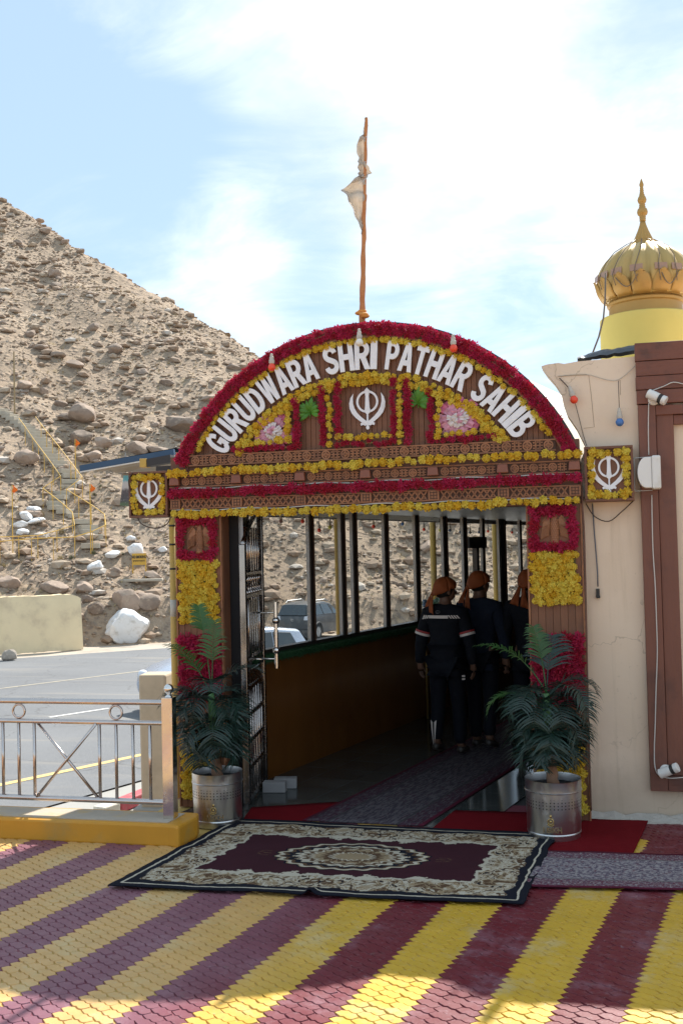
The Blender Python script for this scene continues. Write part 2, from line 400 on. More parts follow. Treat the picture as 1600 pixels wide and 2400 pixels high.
for a in [(80,1193,32,18,'upper white painted stone of the cluster by the railing'),(62,1208,34,20,'white painted stone in the middle of the left cluster'),(82,1220,46,14,'long white painted slab right in the cluster'),
          (48,1228,34,16,'white painted slab under the left cluster'),(54,1246,26,18,'lowest white painted stone of the left cluster'),(318,1286,42,30,'round white painted stone behind the yellow sign'),
          (262,1298,36,18,'low white painted stone left of the sign'),(226,1326,38,32,'white painted stone at the top of the bank'),(382,1287,22,14,'small white painted stone beside the gate box'),(308,1262,24,14,'small pale painted stone above the sign')]:
    boulder(*a[:4], a[4], True)
# the big whitewashed boulder at the roadside
p = onz(293, 1509, ZR); D_ = proj(p)[2]; me = rockmesh(77, 4, rockW)
o = ob('boulder', me, None); o.location = p+Vector((-.1, .5, .62)); o.scale = (1.12, .9, .98); o.rotation_euler = (.25, .42, yaw+.2); tag(o, 'huge whitewashed boulder standing at the roadside beside the cream wall', 'boulder')
# brown boulders bedded in the cut bank (they look alike)
rs = random.Random(4)
for (px, py, wp, hp, lb) in [(300,1395,70,58,'tan boulder bedded in the bank above the white boulder'),(225,1420,34,30,'grey stone tucked between wall and white boulder'),(205,1400,30,28,'stone at the corner of the cream wall'),
                         (130,1370,60,34,'brown lump in the bank above the cream wall'),(20,1360,50,34,'dark lump in the bank at the left edge'),(195,1372,44,30,'lump of conglomerate in the bank'),(345,1400,60,46,'bank boulder beside the yellow pipe'),(360,1345,44,24,'grey stone beside the gate pillar on the bank')]:
    boulder(px, py, wp, hp, lb, sink=.55)
# scattered slope rocks: 250 countable ones, the rest one mass of rubble
cand = []
rs = random.Random(21)
while len(cand) < 250:
    e = rs.uniform(-.34, .2); v = rs.uniform(43, 98)**1.0; u = e*v
    if hill_base(u, v) < 1.5: continue
    z = hill(u, v); P_ = Vector(uv2w(u, v, z)); q = proj(P_)
    if z > 2.1+v*sky_el(e)-.4 or not (-10 < q[0] < 1260 and q[1] < 1480): continue
    if q[0] > 330 and q[1] < 1180 and q[0] > 640: continue
    cand.append((P_, .115*rs.paretovariate(2.4), rs.random(), rs.random()*6.28))
for P_, s_, k, a in cand:
    s_ = min(s_, .5); o = ob('slope_rock', RM[int(k*9)], None); o.location = P_+Vector((0, 0, s_*.02)); o.scale = (s_*1.3, s_, s_*.8); o.rotation_euler = (a*.1, .3*sin(a*3), a)
    tag(o, 'brown weathered rock lying loose on the scree slope', 'rock', 'loose rocks on the scree slope')
ico = rockmesh(3, 1).vertices; iv = np.array([v.co[:] for v in ico]); itri = np.array([p.vertices[:] for p in rockmesh(3, 1).polygons])
variants = []
for k in range(5): mm = rockmesh(40+k, 1); variants.append((np.array([v.co[:] for v in mm.vertices]), np.array([p.vertices[:] for p in mm.polygons])))
V_, F_, MI_, off = [], [], [], 0
rg = np.random.default_rng(5); n_done = 0
while n_done < 36000:
    e = rg.uniform(-.42, .26); v = sqrt(rg.uniform(42**2, 104**2)); u = e*v; wb = hill_base(u, v)
    if wb < .15: continue
    if noise.noise((u*.16, v*.16, 4.2)) + .4*noise.noise((u*.7, v*.7, 1)) < rg.uniform(-.75, .35): continue
    z = hill(u, v)
    if z > 2.1+v*sky_el(e)+.15: continue
    s_ = min(.42, .042*(1+rg.pareto(2.0))); vv, ff = variants[rg.integers(5)]; a = rg.uniform(0, 6.28); ca, sa = cos(a), sin(a)
    q = vv*np.array([s_*1.35, s_, s_*rg.uniform(.5, 1)]); q = np.stack([q[:,0]*ca-q[:,1]*sa, q[:,0]*sa+q[:,1]*ca, q[:,2]], 1) + np.array(uv2w(u, v, z+s_*.1))
    V_.append(q); F_.append(ff+off); off += len(vv); MI_.append(np.full(len(ff), rg.choice(3, p=[.5,.42,.08]))); n_done += 1
me = bpy.data.meshes.new('rubble'); me.from_pydata(np.concatenate(V_).tolist(), [], np.concatenate(F_).tolist())
for m_ in (mat('rubble_brown', (.30, .215, .152), .95, var=.35, scale=1.2), mat('rubble_tan', (.40, .31, .225), .95, var=.3, scale=1.2), mat('rubble_grey', (.46, .40, .34), .9, var=.3, scale=1.2)): me.materials.append(m_)
me.polygons.foreach_set('material_index', np.concatenate(MI_).tolist())
o = ob('scree_rubble', me, None); o['kind'] = 'stuff'; o['label'] = 'small loose stones covering the scree slope'

# dry tufts
def tuft(px, py, wpx, label, green=False, name='dry_shrub'):
    p, t = hitHill(px, py); R_ = wpx/FPX*t/2; g = G(); rs = random.Random(int(px*3+py))
    for k in range(70):
        a, el = rs.uniform(0, 6.28), rs.uniform(.25, 1.5); L = R_*rs.uniform(.6, 1.2); d_ = Vector((cos(a)*cos(el), sin(a)*cos(el), sin(el))); s_ = Vector((-sin(a), cos(a), 0))*R_*.05
        b_ = Vector((rs.gauss(0, .18)*R_, rs.gauss(0, .18)*R_, 0)); m_ = b_+d_*L*.6; e_ = b_+d_*L+Vector((0, 0, -.1*L))
        g.poly([b_-s_, b_+s_, m_+s_*.8, m_-s_*.8]); g.poly([m_-s_*.8, m_+s_*.8, e_])
    o = ob(name, g, mat('grey_green_shrub', (.16, .16, .09), .9, var=.3, rnd=.2) if green else mat('straw_shrub', (.34, .27, .15), .95, var=.3, rnd=.25)); o.location = p-Vector((0,0,.03)); tag(o, label, 'shrub'); return o
for i, (px, py, wp, gr, lb) in enumerate([(40,1315,24,0,'straw tuft at the left end of the bank edge'),(48,1290,26,1,'grey green tuft under the left railing'),(142,1312,30,0,'pale dry tuft below the railing bend'),(168,1310,28,1,'grey green tuft on the bank left of the white stone'),
    (198,1318,26,0,'straw tuft touching the white painted stone'),(220,1298,24,1,'small green tuft by the lowest stair'),(242,1275,24,0,'dry tuft right of the lowest stair'),(287,1300,20,1,'green tuft between the two white stones left of the sign'),
    (222,1160,18,1,'small green tuft right of the stair rail'),(236,1140,16,1,'bright green tuft under the blue roof tip'),(118,1010,22,1,'dark green tuft beside the upper stair rail'),(145,1250,30,0,'straw tuft behind the railing bend'),
    (8,1300,20,1,'grey tuft at the photo left edge'),(100,1180,24,0,'straw tuft left of the middle stairs'),(355,1335,20,0,'dry tuft right of the yellow sign'),(10,1330,30,0,'wide straw tuft on the bank at the left edge')]):
    tuft(px, py, wp, lb, gr)
# fine grass fuzz on the slope
g = G(); rs = random.Random(9); k = 0
while k < 1500:
    e = rs.uniform(-.36, .2); v = rs.uniform(43, 80); u = e*v
    if hill_base(u, v) < .8 or noise.noise((u*.2, v*.2, 8)) < .0: continue
    p = Vector(uv2w(u, v, hill(u, v))); k += 1
    for j in range(4):
        a = rs.uniform(0, 6.28); h_ = rs.uniform(.08, .24); s_ = Vector((-sin(a), cos(a), 0))*.025; g.poly([p-s_, p+s_, p+Vector((cos(a)*h_*.7, sin(a)*h_*.7, h_))])
o = ob('dry_grass', g, mat('straw_grass', (.40, .31, .17), .95, var=.25)); o['kind'] = 'stuff'; o['label'] = 'thin dry grass on the scree slope'

# ------------------------------------------------------------------ stairway up the hill with its yellow rails
z3 = lambda a, b: (a/3.361, 900+b/3.361)
steps = [(720,1275),(738,1205),(700,1165),(690,1130),(650,1085),(590,1040),(520,1005),(455,975),(440,940),(470,895),(505,862),(548,815),(556,770),(548,725),(515,690),(480,655),(455,625),(430,598),(410,570),(388,545),(366,520),(346,495),(326,468),(306,440),(286,415),(264,392),(240,372),(212,350),(184,330),(150,303),(116,278),(84,255),(50,235),(12,214)]
stone = mat('stair_concrete', (.44, .39, .31), .9, var=.12, scale=4, dirt=(.38, .34, .28), dirtscale=3, bump=.2)
tS = thing('hill_stairway', 'pale concrete stairway zigzagging up the rocky hillside', 'stairs', hitHill(*z3(720,1275))[0])
pts = [hitHill(*z3(*q))[0] for q in steps]
for i, p in enumerate(pts):
    d_ = (pts[min(i+1, len(pts)-1)]-pts[max(i-1, 0)]); a = atan2(d_.y, d_.x); g = G()
    g.box((p.x, p.y, p.z+.0), (.58, .86, .24), rz=a); ob('step', g, stone, tS, bevel=.02)
ryel = mat('rail_yellow_paint', (.70, .42, .07), .6, var=.1, dirt=(.45, .30, .12), dirtscale=5)
def rail(name, label, line, pr=.022, h=1.0):
    T = None; P_ = [hitHill(*z3(*q), h)[0] for q in line]; T = thing(name, label, 'railing', P_[0]-Vector((0,0,h))); g = G(); g.tube(P_, .021, 6); ob('handrail', g, ryel, T)
    acc = 0; last = None
    for a, b in zip(P_, P_[1:]):
        L = (b-a).length; n_ = max(1, round(L/1.15))
        for k in range(n_):
            q = a.lerp(b, k/n_); u, v = w2uv(q); zz = hill(u, v); g = G(); g.tube([(q.x, q.y, zz-.1), (q.x, q.y, q.z)], .018, 6); ob('post', g, ryel, T)
    return T
rail('stair_railing', 'yellow tube railing on the left side of the hill stairway', [(0,1205),(150,1200),(300,1193),(450,1155),(590,1110),(572,1010),(500,945),(340,820),(410,770),(480,725),(420,640),(350,545),(260,425),(200,335),(150,268)])
rail('stair_railing', 'yellow tube railing on the right side of the hill stairway', [(0,1240),(250,1218),(590,1205),(730,1160),(835,1110),(825,1025),(720,950),(525,830),(590,780),(650,735),(560,615),(465,490),(370,375),(282,258)])
# poles and orange pennants on the slope
g = G(); p, t_ = hitHill(*z3(118, 240)); g.tube([p-Vector((0,0,.2)), p+Vector((0,0,3.6))], [.05, .04], 8); tag(ob('wooden_pole', g, mat('pole_wood', (.30, .22, .12), .8)), 'tall thin wooden pole standing on the slope at the far left', 'pole')
cloth_o = mat('orange_cloth', (.80, .24, .03), .75, var=.15, trans=.3)
def pennant(px, py, label, hh=1.3):
    p, t_ = hitHill(*z3(px, py)); T = thing('pennant_pole', label, 'flag', p); g = G(); g.tube([p-Vector((0,0,.1)), p+Vector((0,0,hh))], .025, 6); ob('pole', g, ryel, T)
    g = G(); g.grid(5, 4, lambda a, b: p+Vector((.03+.10*sin(b*5)*a+.14*a, .05*sin(a*6+b*4), hh-.30*b-.12*a))); 
    o = ob('cloth', g, cloth_o, T, smooth=True); s_ = o.modifiers.new('s', 'SOLIDIFY'); s_.thickness = .006
pennant(598, 770, 'orange pennant on a yellow pole halfway up the stairs', 2.2); pennant(718, 1335, 'orange pennant pole at the foot of the stairs', 3.2); pennant(105, 1370, 'orange pennant on a pole at the left end of the railing', 3.3)
# no smoking sign
def text_mesh(txt, size, ext_=.004, bold=0., spacing=1., shear=0.):
    cu = bpy.data.curves.new('t', 'FONT'); cu.body = txt; cu.size = size; cu.extrude = ext_; cu.offset = bold; cu.align_x = 'CENTER'; cu.space_character = spacing; cu.shear = shear; cu.resolution_u = 4
    o = bpy.data.objects.new('t', cu); COL.objects.link(o); bpy.context.view_layer.update()
    me = bpy.data.meshes.new_from_object(o.evaluated_get(bpy.context.evaluated_depsgraph_get())); bpy.data.objects.remove(o); return me
def lettering(name, txt, size, p, rz, m, parent, ext_=.003, bold=0., sx=1., tilt=pi/2, spacing=1.):
    me = text_mesh(txt, size, ext_, bold, spacing); me.materials.clear(); me.materials.append(m); o = ob(name, me, None, parent, world=False)
    o.location = Vector(p)-wloc(parent); o.rotation_euler = (tilt, 0, rz); o.scale = (sx, 1, 1); return o
signy = mat('sign_yellow_paint', (.62, .36, .05), .6, var=.12, dirt=(.45, .27, .07), dirtscale=6); black = mat('black_paint', (.025, .023, .022), .6)
p, t_ = hitHill(327, 1353); T = thing('warning_sign', 'small yellow NO SMOKING sign on two posts above the bank', 'sign', p)
k_ = t_/FPX; W_, H_ = 33*k_, 27*k_; top = 56*k_; y_ = p.y
g = G(); g.box((p.x, p.y, p.z+top-H_/2), (W_, .03, H_), rz=yaw); ob('board', g, signy, T)
for s_ in (-1, 1): g = G(); q = p+RH*(s_*W_*.46)+FH*.03; g.tube([(q.x, q.y, p.z-.5), (q.x, q.y, p.z+top)], .03, 8); ob('post', g, signy, T)
q = p-FH*.022
lettering('lettering', 'NO SMOKING', .17, (q.x, q.y, p.z+top-H_*.42), yaw, black, T, bold=.006, sx=.60)
g = G(); rs = random.Random(2)                                             # second line, script too small to read in the photograph
for k in range(11):
    c = p+RH*((k-5)*W_*.078)-FH*.019; zz = p.z+top-H_*.60; g.box((c.x, c.y, zz), (.05, .006, .012), rz=yaw); g.box((c.x, c.y, zz-.03-.01*rs.random()), (.012+.02*rs.random(), .006, .05), rz=yaw)
ob('small_script', g, black, T)
g = G(); c = p-FH*.6; g.box((c.x, c.y, p.z-.12), (2.3, .35, .12), rz=yaw+.03); tag(ob('stone_slab', g, stone, bevel=.03), 'flat pale slab lying at the foot of the yellow sign', 'slab')
p = onz(18, 1549, ZR); me = rockmesh(90, 2, mat('dusty_block', (.40, .34, .28), .95, var=.3, scale=4)); o = ob('stone_block', me, None); o.location = p+Vector((0,.1,.20)); o.scale = (.32, .22, .30); o.rotation_euler = (0,0,yaw); tag(o, 'square dusty stone block on the road edge at far left', 'stone')
# ================================================================== VEHICLES on the road
tyre_m = mat('tyre_rubber', (.03, .03, .03), .9, dirt=(.16, .14, .12), dirtscale=4); rim_m = mat('alloy_rim', (.5, .5, .5), .35, .8)
glass_d = mat('car_glass', (.05, .065, .075), .06, spec=.8); chrome = mat('chrome', (.7, .7, .7), .15, 1.); lamp_r = mat('lamp_red', (.35, .02, .02), .25); lamp_w = mat('lamp_clear', (.75, .75, .78), .15)
dark_pl = mat('dark_plastic', (.06, .06, .062), .7, dirt=(.18, .16, .14), dirtscale=3)
def car(name, label, loc, rz, paint, st, glass_h, wheels, rails=False, rear=True, plate=None):
    """st: stations along the length (x, z bottom, z shoulder, z roof, half width shoulder, half width roof); front is +x"""
    T = thing(name, label, 'car', loc, rz=rz); g = G()
    def ring(s_): x, zb, zs, zr, ws, wr = s_; zm = zb+(zs-zb)*.5; return [(x, -ws*.93, zb), (x, -ws*1.0, zm), (x, -ws*.97, zs), (x, -wr, zr-.03), (x, -wr*.8, zr), (x, wr*.8, zr), (x, wr, zr-.03), (x, ws*.97, zs), (x, ws*1.0, zm), (x, ws*.93, zb)]
    R_ = [ring(s_) for s_ in st]
    for r in R_: g.v += r
    for i in range(len(R_)-1):
        for j in range(10): a = i*10+j; b = i*10+(j+1)%10; g.face((a, b, b+10, a+10))
    g.face(range(9, -1, -1)); e = (len(R_)-1)*10; g.face(range(e, e+10))
    o = ob('body', g, paint, T, smooth=True, world=False); autosmooth(o, 32); b = o.modifiers.new('b', 'BEVEL'); b.width = .03; b.segments = 2; b.limit_method = 'ANGLE'; b.angle_limit = radians(28)
    def sec(x):
        for a, b in zip(st, st[1:]):
            if a[0] <= x <= b[0]: k = (x-a[0])/(b[0]-a[0]); return [a[i]+(b[i]-a[i])*k for i in range(6)]
    for sd in (-1, 1):                                                       # side glass, each pane a part
        for (x0, x1, x2, x3) in glass_h:
            A_, B_, C_, D_ = sec(x0), sec(x1), sec(x2), sec(x3)
            def pt(S, k): return Vector((S[0], sd*((S[4]*.97)*(1-k)+S[5]*k+.012), S[2]*(1-k)+(S[3]-.03)*k))
            g = G(); q = [pt(A_, .10), pt(B_, .10), pt(C_, .86), pt(D_, .86)]; n_ = Vector((0, sd*.012, 0))
            g.poly(q if sd < 0 else q[::-1]); g.poly([p+n_ for p in (q if sd < 0 else q[::-1])]); ob('side_window', g, glass_d, T, world=False)
            g = G(); g.tube(q, .014, 5, closed=True); ob('window_trim', g, dark_pl, T, world=False)
    for (x, sy) in [(x, sy) for x in wheels[:2] for sy in (-1, 1)]:
        r_ = wheels[2]; W_ = thing_w = bpy.data.objects.new('wheel', None); link(W_, T); W_.location = (x, sy*(st[3][4]-.09), r_)
        Mx = Matrix.Rotation(pi/2, 3, 'X'); g = G(); g.lathe([(r_*.62, -.11), (r_*.95, -.11), (r_, -.07), (r_, .07), (r_*.95, .11), (r_*.62, .11)], 24, M=Mx, cap=False); ob('tyre', g, tyre_m, W_, smooth=True, world=False)
        g = G(); g.lathe([(r_*.63, -.10), (r_*.60, -.06), (r_*.60, .06), (r_*.63, .10)], 24, M=Mx)
        for k in range(5): a = k*2*pi/5; g.beam((0, sy*.1, 0), (cos(a)*r_*.6, sy*.1, sin(a)*r_*.6), .05, .03, up=(0,1,0))
        ob('rim', g, rim_m, W_, world=False)
        g = G(); g.tube([(cos(a)*r_*1.13, sy*.11, sin(a)*r_*1.13) for a in [pi*k/14-.15 for k in range(16)]], .035, 6); ob('wheel_arch', g, dark_pl, W_, world=False)
    return T
def rear_kit(T, x, zs, zr, ws, wr, plate_txt=None):
    g = G(); q = [Vector((x-.02, -ws*.80, zs+.06)), Vector((x-.02, ws*.80, zs+.06)), Vector((x+.27, wr*.86, zr-.10)), Vector((x+.27, -wr*.86, zr-.10))]; g.poly(q[::-1]); g.poly([p+Vector((-.015,0,.01)) for p in q[::-1]]); ob('rear_window', g, glass_d, T, world=False)
    for s_ in (-1, 1):
        g = G(); g.box((x+.03, s_*ws*.83, zs-.06), (.16, .30, .17), taper=.8); ob('tail_light', g, lamp_w, T, world=False, bevel=.02)
        g = G(); g.box((x-.04, s_*ws*.80, zs-.60), (.05, .16, .10)); ob('reflector', g, lamp_r, T, world=False)
    g = G(); g.box((x-.02, 0, zs-.72), (.18, ws*1.9, .34)); ob('bumper', g, dark_pl, T, world=False, bevel=.04)
    g = G(); g.box((x-.12, 0, zs-.63), (.02, .50, .12)); pl_ = ob('number_plate', g, mat('plate_white', (.75, .75, .72), .5), T, world=False)
    me = text_mesh('HP 67 1586', .11, .002, .002); me.materials.append(black); o = ob('plate_characters', me, None, pl_, world=False); o.location = (x-.131, 0, zs-.67); o.rotation_euler = (pi/2, 0, -pi/2); o.scale = (.72, 1, 1)
    g = G(); a_ = [(x-.02, .07*cos(k), zs-.14+.05*sin(k)) for k in [2*pi*j/14 for j in range(14)]]; g.tube(a_, .010, 5, closed=True); g.beam((x-.02, -.035, zs-.12), (x-.02, .035, zs-.12), .012); g.beam((x-.02, 0, zs-.18), (x-.02, 0, zs-.12), .014); ob('tailgate_badge', g, chrome, T, world=False)
suv_paint = mat('dusty_grey_paint', (.085, .092, .10), .35, .25, var=.12, scale=3, dirt=(.17, .165, .155), dirtscale=2.5, coat=.4)
st = [(-1.98,.50,.98,1.02,.74,.70),(-1.93,.34,1.02,1.10,.86,.74),(-1.72,.30,1.03,1.52,.90,.64),(-1.1,.26,1.02,1.60,.91,.66),(-.2,.26,1.00,1.61,.91,.66),(.45,.26,.99,1.50,.91,.64),(.98,.26,.98,1.06,.90,.76),(1.6,.28,.92,.98,.88,.74),(1.95,.36,.78,.82,.80,.66),(2.0,.46,.66,.70,.74,.60)]
psuv = onz(735, 1493, ZR+.02)
S = car('parked_suv', 'dusty dark grey SUV parked with its back to the walkway windows', psuv, yaw+radians(64), suv_paint, st, [(-1.5,-.72,-.78,-1.34),(-.66,.22,.02,-.70),(.28,.85,.50,.10)], (-1.28, 1.28, .35))
S.scale = (.92, .92, .95)
rear_kit(S, -1.98, 1.02, 1.60, .88, .66)
g = G()
for s_ in (-1, 1): g.tube([(-1.45, s_*.60, 1.58), (-1.3, s_*.60, 1.66), (.0, s_*.60, 1.67), (.25, s_*.60, 1.59)], .02, 6)
ob('roof_rails', g, mat('roof_rail_grey', (.5, .5, .5), .4, .6), S, world=False)
sil = mat('silver_blue_paint', (.46, .51, .60), .28, .35, var=.06, scale=3, coat=.5)
st2 = [(-1.90,.46,.86,.90,.70,.66),(-1.85,.30,.95,1.02,.82,.70),(-1.62,.24,.97,1.42,.85,.58),(-.9,.22,.96,1.50,.86,.61),(-.1,.22,.95,1.51,.86,.61),(.45,.22,.94,1.38,.86,.60),(1.02,.22,.93,.98,.85,.74),(1.5,.24,.84,.88,.83,.70),(1.85,.32,.68,.72,.74,.62),(1.92,.42,.58,.62,.66,.56)]
pc = onz(534, 1650, ZR)
Cc = car('silver_hatchback', 'silver blue hatchback passing behind the left pillar on the road', (pc.x, pc.y, ZR+.02), yaw-radians(140), sil, st2, [(-1.45,-.78,-.82,-1.3),(-.72,.14,-.02,-.76),(.2,.9,.52,.06)], (-1.2, 1.22, .31))
Cc.scale = (1.08, 1.08, 1.2)
rear_kit(Cc, -1.90, .95, 1.50, .82, .61)
g = G(); q = [Vector((1.05, -.66, .98)), Vector((1.05, .66, .98)), Vector((.48, .50, 1.37)), Vector((.48, -.50, 1.37))]; q = [p+Vector((.012,0,.012)) for p in q]; g.poly(q); ob('windscreen', g, glass_d, Cc, world=False)
for s_ in (-1, 1):
    g = G(); g.ball((.72, s_*1.0, 1.02), .12, 10, 8, (.7, 1, .72)); g.beam((.75, s_*.84, .98), (.74, s_*.95, 1.0), .04); ob('wing_mirror', g, dark_pl, Cc, world=False, smooth=True)
    g = G(); g.ball((1.80, s_*.58, .68), .15, 10, 8, (.8, 1, .7)); ob('headlight', g, lamp_w, Cc, world=False, smooth=True)

# ================================================================== COURTYARD
mort = mat('joint_mortar', (.24, .18, .13), .95, var=.25, scale=12)
g = G(); g.bb(-12, 9, -6, 7.30, ZR-.2, -.0065); g.bb(-2.95, 9, 7.30, 8.6, ZR-.2, -.0065); g.bb(-3.52, -2.951, 7.43, 8.6, ZR-.2, -.0085)
def mk_yard(name='painted_yard', kk=1.):
    m = bpy.data.materials.new(name); m.use_nodes = True; t = NT(m.node_tree); b = t.n['Principled BSDF']; pos = t.add('ShaderNodeNewGeometry').outputs['Position']; s_ = t.sep(t.vm('SUBTRACT', pos, (-1.182, 6.19, 0)))
    k = t.m('DIVIDE', t.m('SUBTRACT', s_[0], t.m('MULTIPLY', s_[1], .192)), .102); k = t.m('FRACT', t.m('DIVIDE', k, 6.0))
    c = t.mix(t.m('GREATER_THAN', k, .5), (.22*kk, .055*kk, .075*kk), (.50*kk, .34*kk, .09*kk)); c = t.vm('SCALE', c, scale=t.m('MULTIPLY_ADD', t.noise(pos, 5, 5, .65), .5, .75)); t.set(b.inputs['Base Color'], c); b.inputs['Roughness'].default_value = .7; return m
court = struct(ob('courtyard', g, mk_yard('painted_joints', .92)))
LA = Vector((.1020, .0, 0)); LB = Vector((.0120, .0625, 0)); LO = Vector((-1.182, 6.19, 0))
def paver_outline(k=1.0):
    P_ = [(.003, .002), (.019, .0015), (.030, -.009), (.040, -.018), (.055, -.0225), (.067, -.018), (.088, .002), (.086, .007), (.0700, .0350), (.0650, .0345), (.0505, .0395), (.0400, .0490), (.0295, .0590), (.0105, .0595), (-.0050, .0590), (-.0240, .0400), (-.0290, .0365)]
    c = Vector((.029, .0195, 0)); e = (1-k)*.5
    return [c+(Vector((x, y, 0))-c)*1.022+(c-Vector((x, y, 0))).normalized()*e*.075 for x, y in P_]
def paver_geo():
    A_, B_ = paver_outline(1.0), paver_outline(.93); n_ = len(A_); v = [(p.x, p.y, 0) for p in B_] + [(p.x, p.y, -.0045) for p in A_] + [(p.x, p.y, -.02) for p in A_]
    f = [tuple(range(n_))]
    for k in (0, 1):
        for i in range(n_): a, b = k*n_+i, k*n_+(i+1)%n_; f.append((a, a+n_, b+n_, b))
    return v, f
def paint(name, cA, cB, wornc):
    """paint that differs along the yard (left faded, right fresh), scuffed to the concrete in patches"""
    m = bpy.data.materials.new(name); m.use_nodes = True; t = NT(m.node_tree); b = t.n['Principled BSDF']
    pos = t.add('ShaderNodeNewGeometry').outputs['Position']; oi = t.add('ShaderNodeObjectInfo')
    x = t.sep(pos)[0]; big = t.noise(pos, .9, 4, .6); k = t.smooth(t.m('ADD', x, t.m('MULTIPLY', t.m('SUBTRACT', big, .5), 1.6)), -2.3, -1.3)
    c = t.mix(k, cA, cB)
    c = t.vm('SCALE', c, scale=t.m('MULTIPLY_ADD', t.noise(pos, 5, 5, .65), .5, .75))
    c = t.mix(t.m('MULTIPLY', t.smooth(t.noise(pos, 2.4, 9, .75), .50, .68), .65), c, wornc)
    c = t.mix(t.m('MULTIPLY', t.smooth(t.noise(pos, 30, 6, .75), .56, .70), .6), c, tuple(.55*q+.12 for q in wornc))
    c = t.mix(t.m('MULTIPLY', t.smooth(t.noise(pos, 9, 7, .75), .60, .70), .5), c, (.11, .09, .07))
    t.set(b.inputs['Base Color'], c); t.set(b.inputs['Roughness'], t.m('MULTIPLY_ADD', t.noise(pos, 7, 4), .45, .26)); b.inputs['Specular IOR Level'].default_value = .45
    bp = t.add('ShaderNodeBump'); bp.inputs['Strength'].default_value = .35; bp.inputs['Distance'].default_value = .003
    t.set(bp.inputs['Height'], t.noise(pos, 90, 4, .6)); t.set(b.inputs['Normal'], bp.outputs[0]); return m
P_YEL = paint('yellow_paver_paint', (.58, .345, .12), (.57, .345, .03), (.55, .43, .22)); P_RED = paint('maroon_paver_paint', (.20, .075, .10), (.14, .012, .019), (.26, .13, .16))
v0, f0_ = paver_geo(); pm = []
for m_ in (P_YEL, P_RED):
    me = bpy.data.meshes.new('paver'); me.from_pydata(v0, [], f0_); me.materials.append(m_); pm.append(me)
cells = []
for i in range(-48, 46):
    for j in range(-44, 36):
        p = LO + LA*i + LB*j
        if not (-5.4 < p.x < 2.2 and 3.5 < p.y < 8.20): continue
        if p.y > 7.02 and p.x < -2.86: continue
        if p.y > 7.9 and p.x < .0: continue
        q = proj(p); cells.append((q[2] if (-20 < q[0] < 1620 and q[1] < 2420) else 99+q[2], i, j, p))
cells.sort(key=lambda c: c[0])
red_of = lambda i: floor(i/3) % 2 == 0
red_at = lambda c: red_of(c[1]) or (c[3].y > 7.72 and c[3].x > -.1)
rs = random.Random(8)
for c in cells[:300]:
    o = ob('paver', pm[1 if red_at(c) else 0], None, court); o.location = c[3]+Vector((0, 0, rs.uniform(-.0025, .0015))); o.rotation_euler = (rs.gauss(0, .012), rs.gauss(0, .012), rs.gauss(0, .006))
va = np.array(v0); V_, F_, MI_ = [], [], []
for n_, c in enumerate(cells[300:]):
    q = va + np.array([c[3].x, c[3].y, rs.uniform(-.0025, .0015)]); tx, ty = rs.gauss(0, .012), rs.gauss(0, .012); q[:, 2] += va[:, 0]*tx+va[:, 1]*ty
    V_.append(q); off = n_*len(va); F_ += [tuple(k+off for k in f) for f in f0_]; MI_ += [int(red_at(c))]*len(f0_)
me = bpy.data.meshes.new('pavers'); me.from_pydata(np.concatenate(V_).tolist(), [], F_); me.materials.append(P_YEL); me.materials.append(P_RED); me.polygons.foreach_set('material_index', MI_)
o = ob('paver_field', me, None, court); o['kind'] = 'stuff'
# beyond the built pavers the yard goes on as painted concrete in the same stripes
g = G(); g.bb(-12, 9, -6, 3.46, -.0145, -.003); g.bb(2.34, 9, 3.46, 8.24, -.0145, -.004); g.bb(-12, -5.45, 3.46, 7.0, -.0145, -.004); ob('outer_paving', g, mk_yard(), court)

# yellow kerb wall and its concrete cap
kyel = mat('kerb_yellow_paint', (.56, .255, .016), .6, var=.14, scale=5, bump=.15, dirt=(.42, .25, .06), dirtscale=2.2); cap_m = mat('worn_concrete_cap', (.42, .36, .29), .9, var=.15, scale=6, bump=.2, dirt=(.52, .34, .10), dirtscale=3)
T = thing('kerb_wall', 'low yellow painted kerb carrying the steel railing', 'kerb', (-2.9, 7.2, 0))
g = G(); g.prism([(-12, 7.05), (-3.02, 7.05), (-2.93, 7.02), (-2.90, 7.30), (-2.93, 7.42), (-12, 7.36)], -.013, .150, 'Z'); ob('kerb', g, kyel, T, bevel=.018)
g = G(); g.prism([(-12, 7.10), (-3.04, 7.095), (-3.02, 7.36), (-12, 7.33)], .150, .156, 'Z'); ob('cap', g, cap_m, T)
# ------------------------------------------------------------------ stainless railing
def mk_steel(name, rough=.16, col=(.72, .70, .68), aniso=0., nsc=3.):
    m = bpy.data.materials.new(name); m.use_nodes = True; t = NT(m.node_tree); b = t.n['Principled BSDF']; co = t.add('ShaderNodeTexCoord').outputs['Object']
    b.inputs['Metallic'].default_value = 1; t.set(b.inputs['Base Color'], t.vm('SCALE', col, scale=t.m('MULTIPLY_ADD', t.noise(co, nsc*5, 5), .25, .85)))
    t.set(b.inputs['Roughness'], t.m('MULTIPLY_ADD', t.smooth(t.noise(co, 14, 6, .7), .5, .75), .22, rough))
    bp = t.add('ShaderNodeBump'); bp.inputs['Strength'].default_value = .12; bp.inputs['Distance'].default_value = .01; t.set(bp.inputs['Height'], t.noise(t.vm('MULTIPLY', co, (1, 1, .25)), nsc, 2)); t.set(b.inputs['Normal'], bp.outputs[0]); return m
steel = mk_steel('polished_steel'); steel_tube = mk_steel('railing_steel', .20, (.56, .50, .47)); steel_brush = mk_steel('brushed_steel', .30, (.60, .59, .585), nsc=1.2)
YR = 7.21
T = thing('steel_railing', 'polished stainless steel railing with rings and a cross brace on the yellow kerb', 'railing', (-3.7, YR, .15))
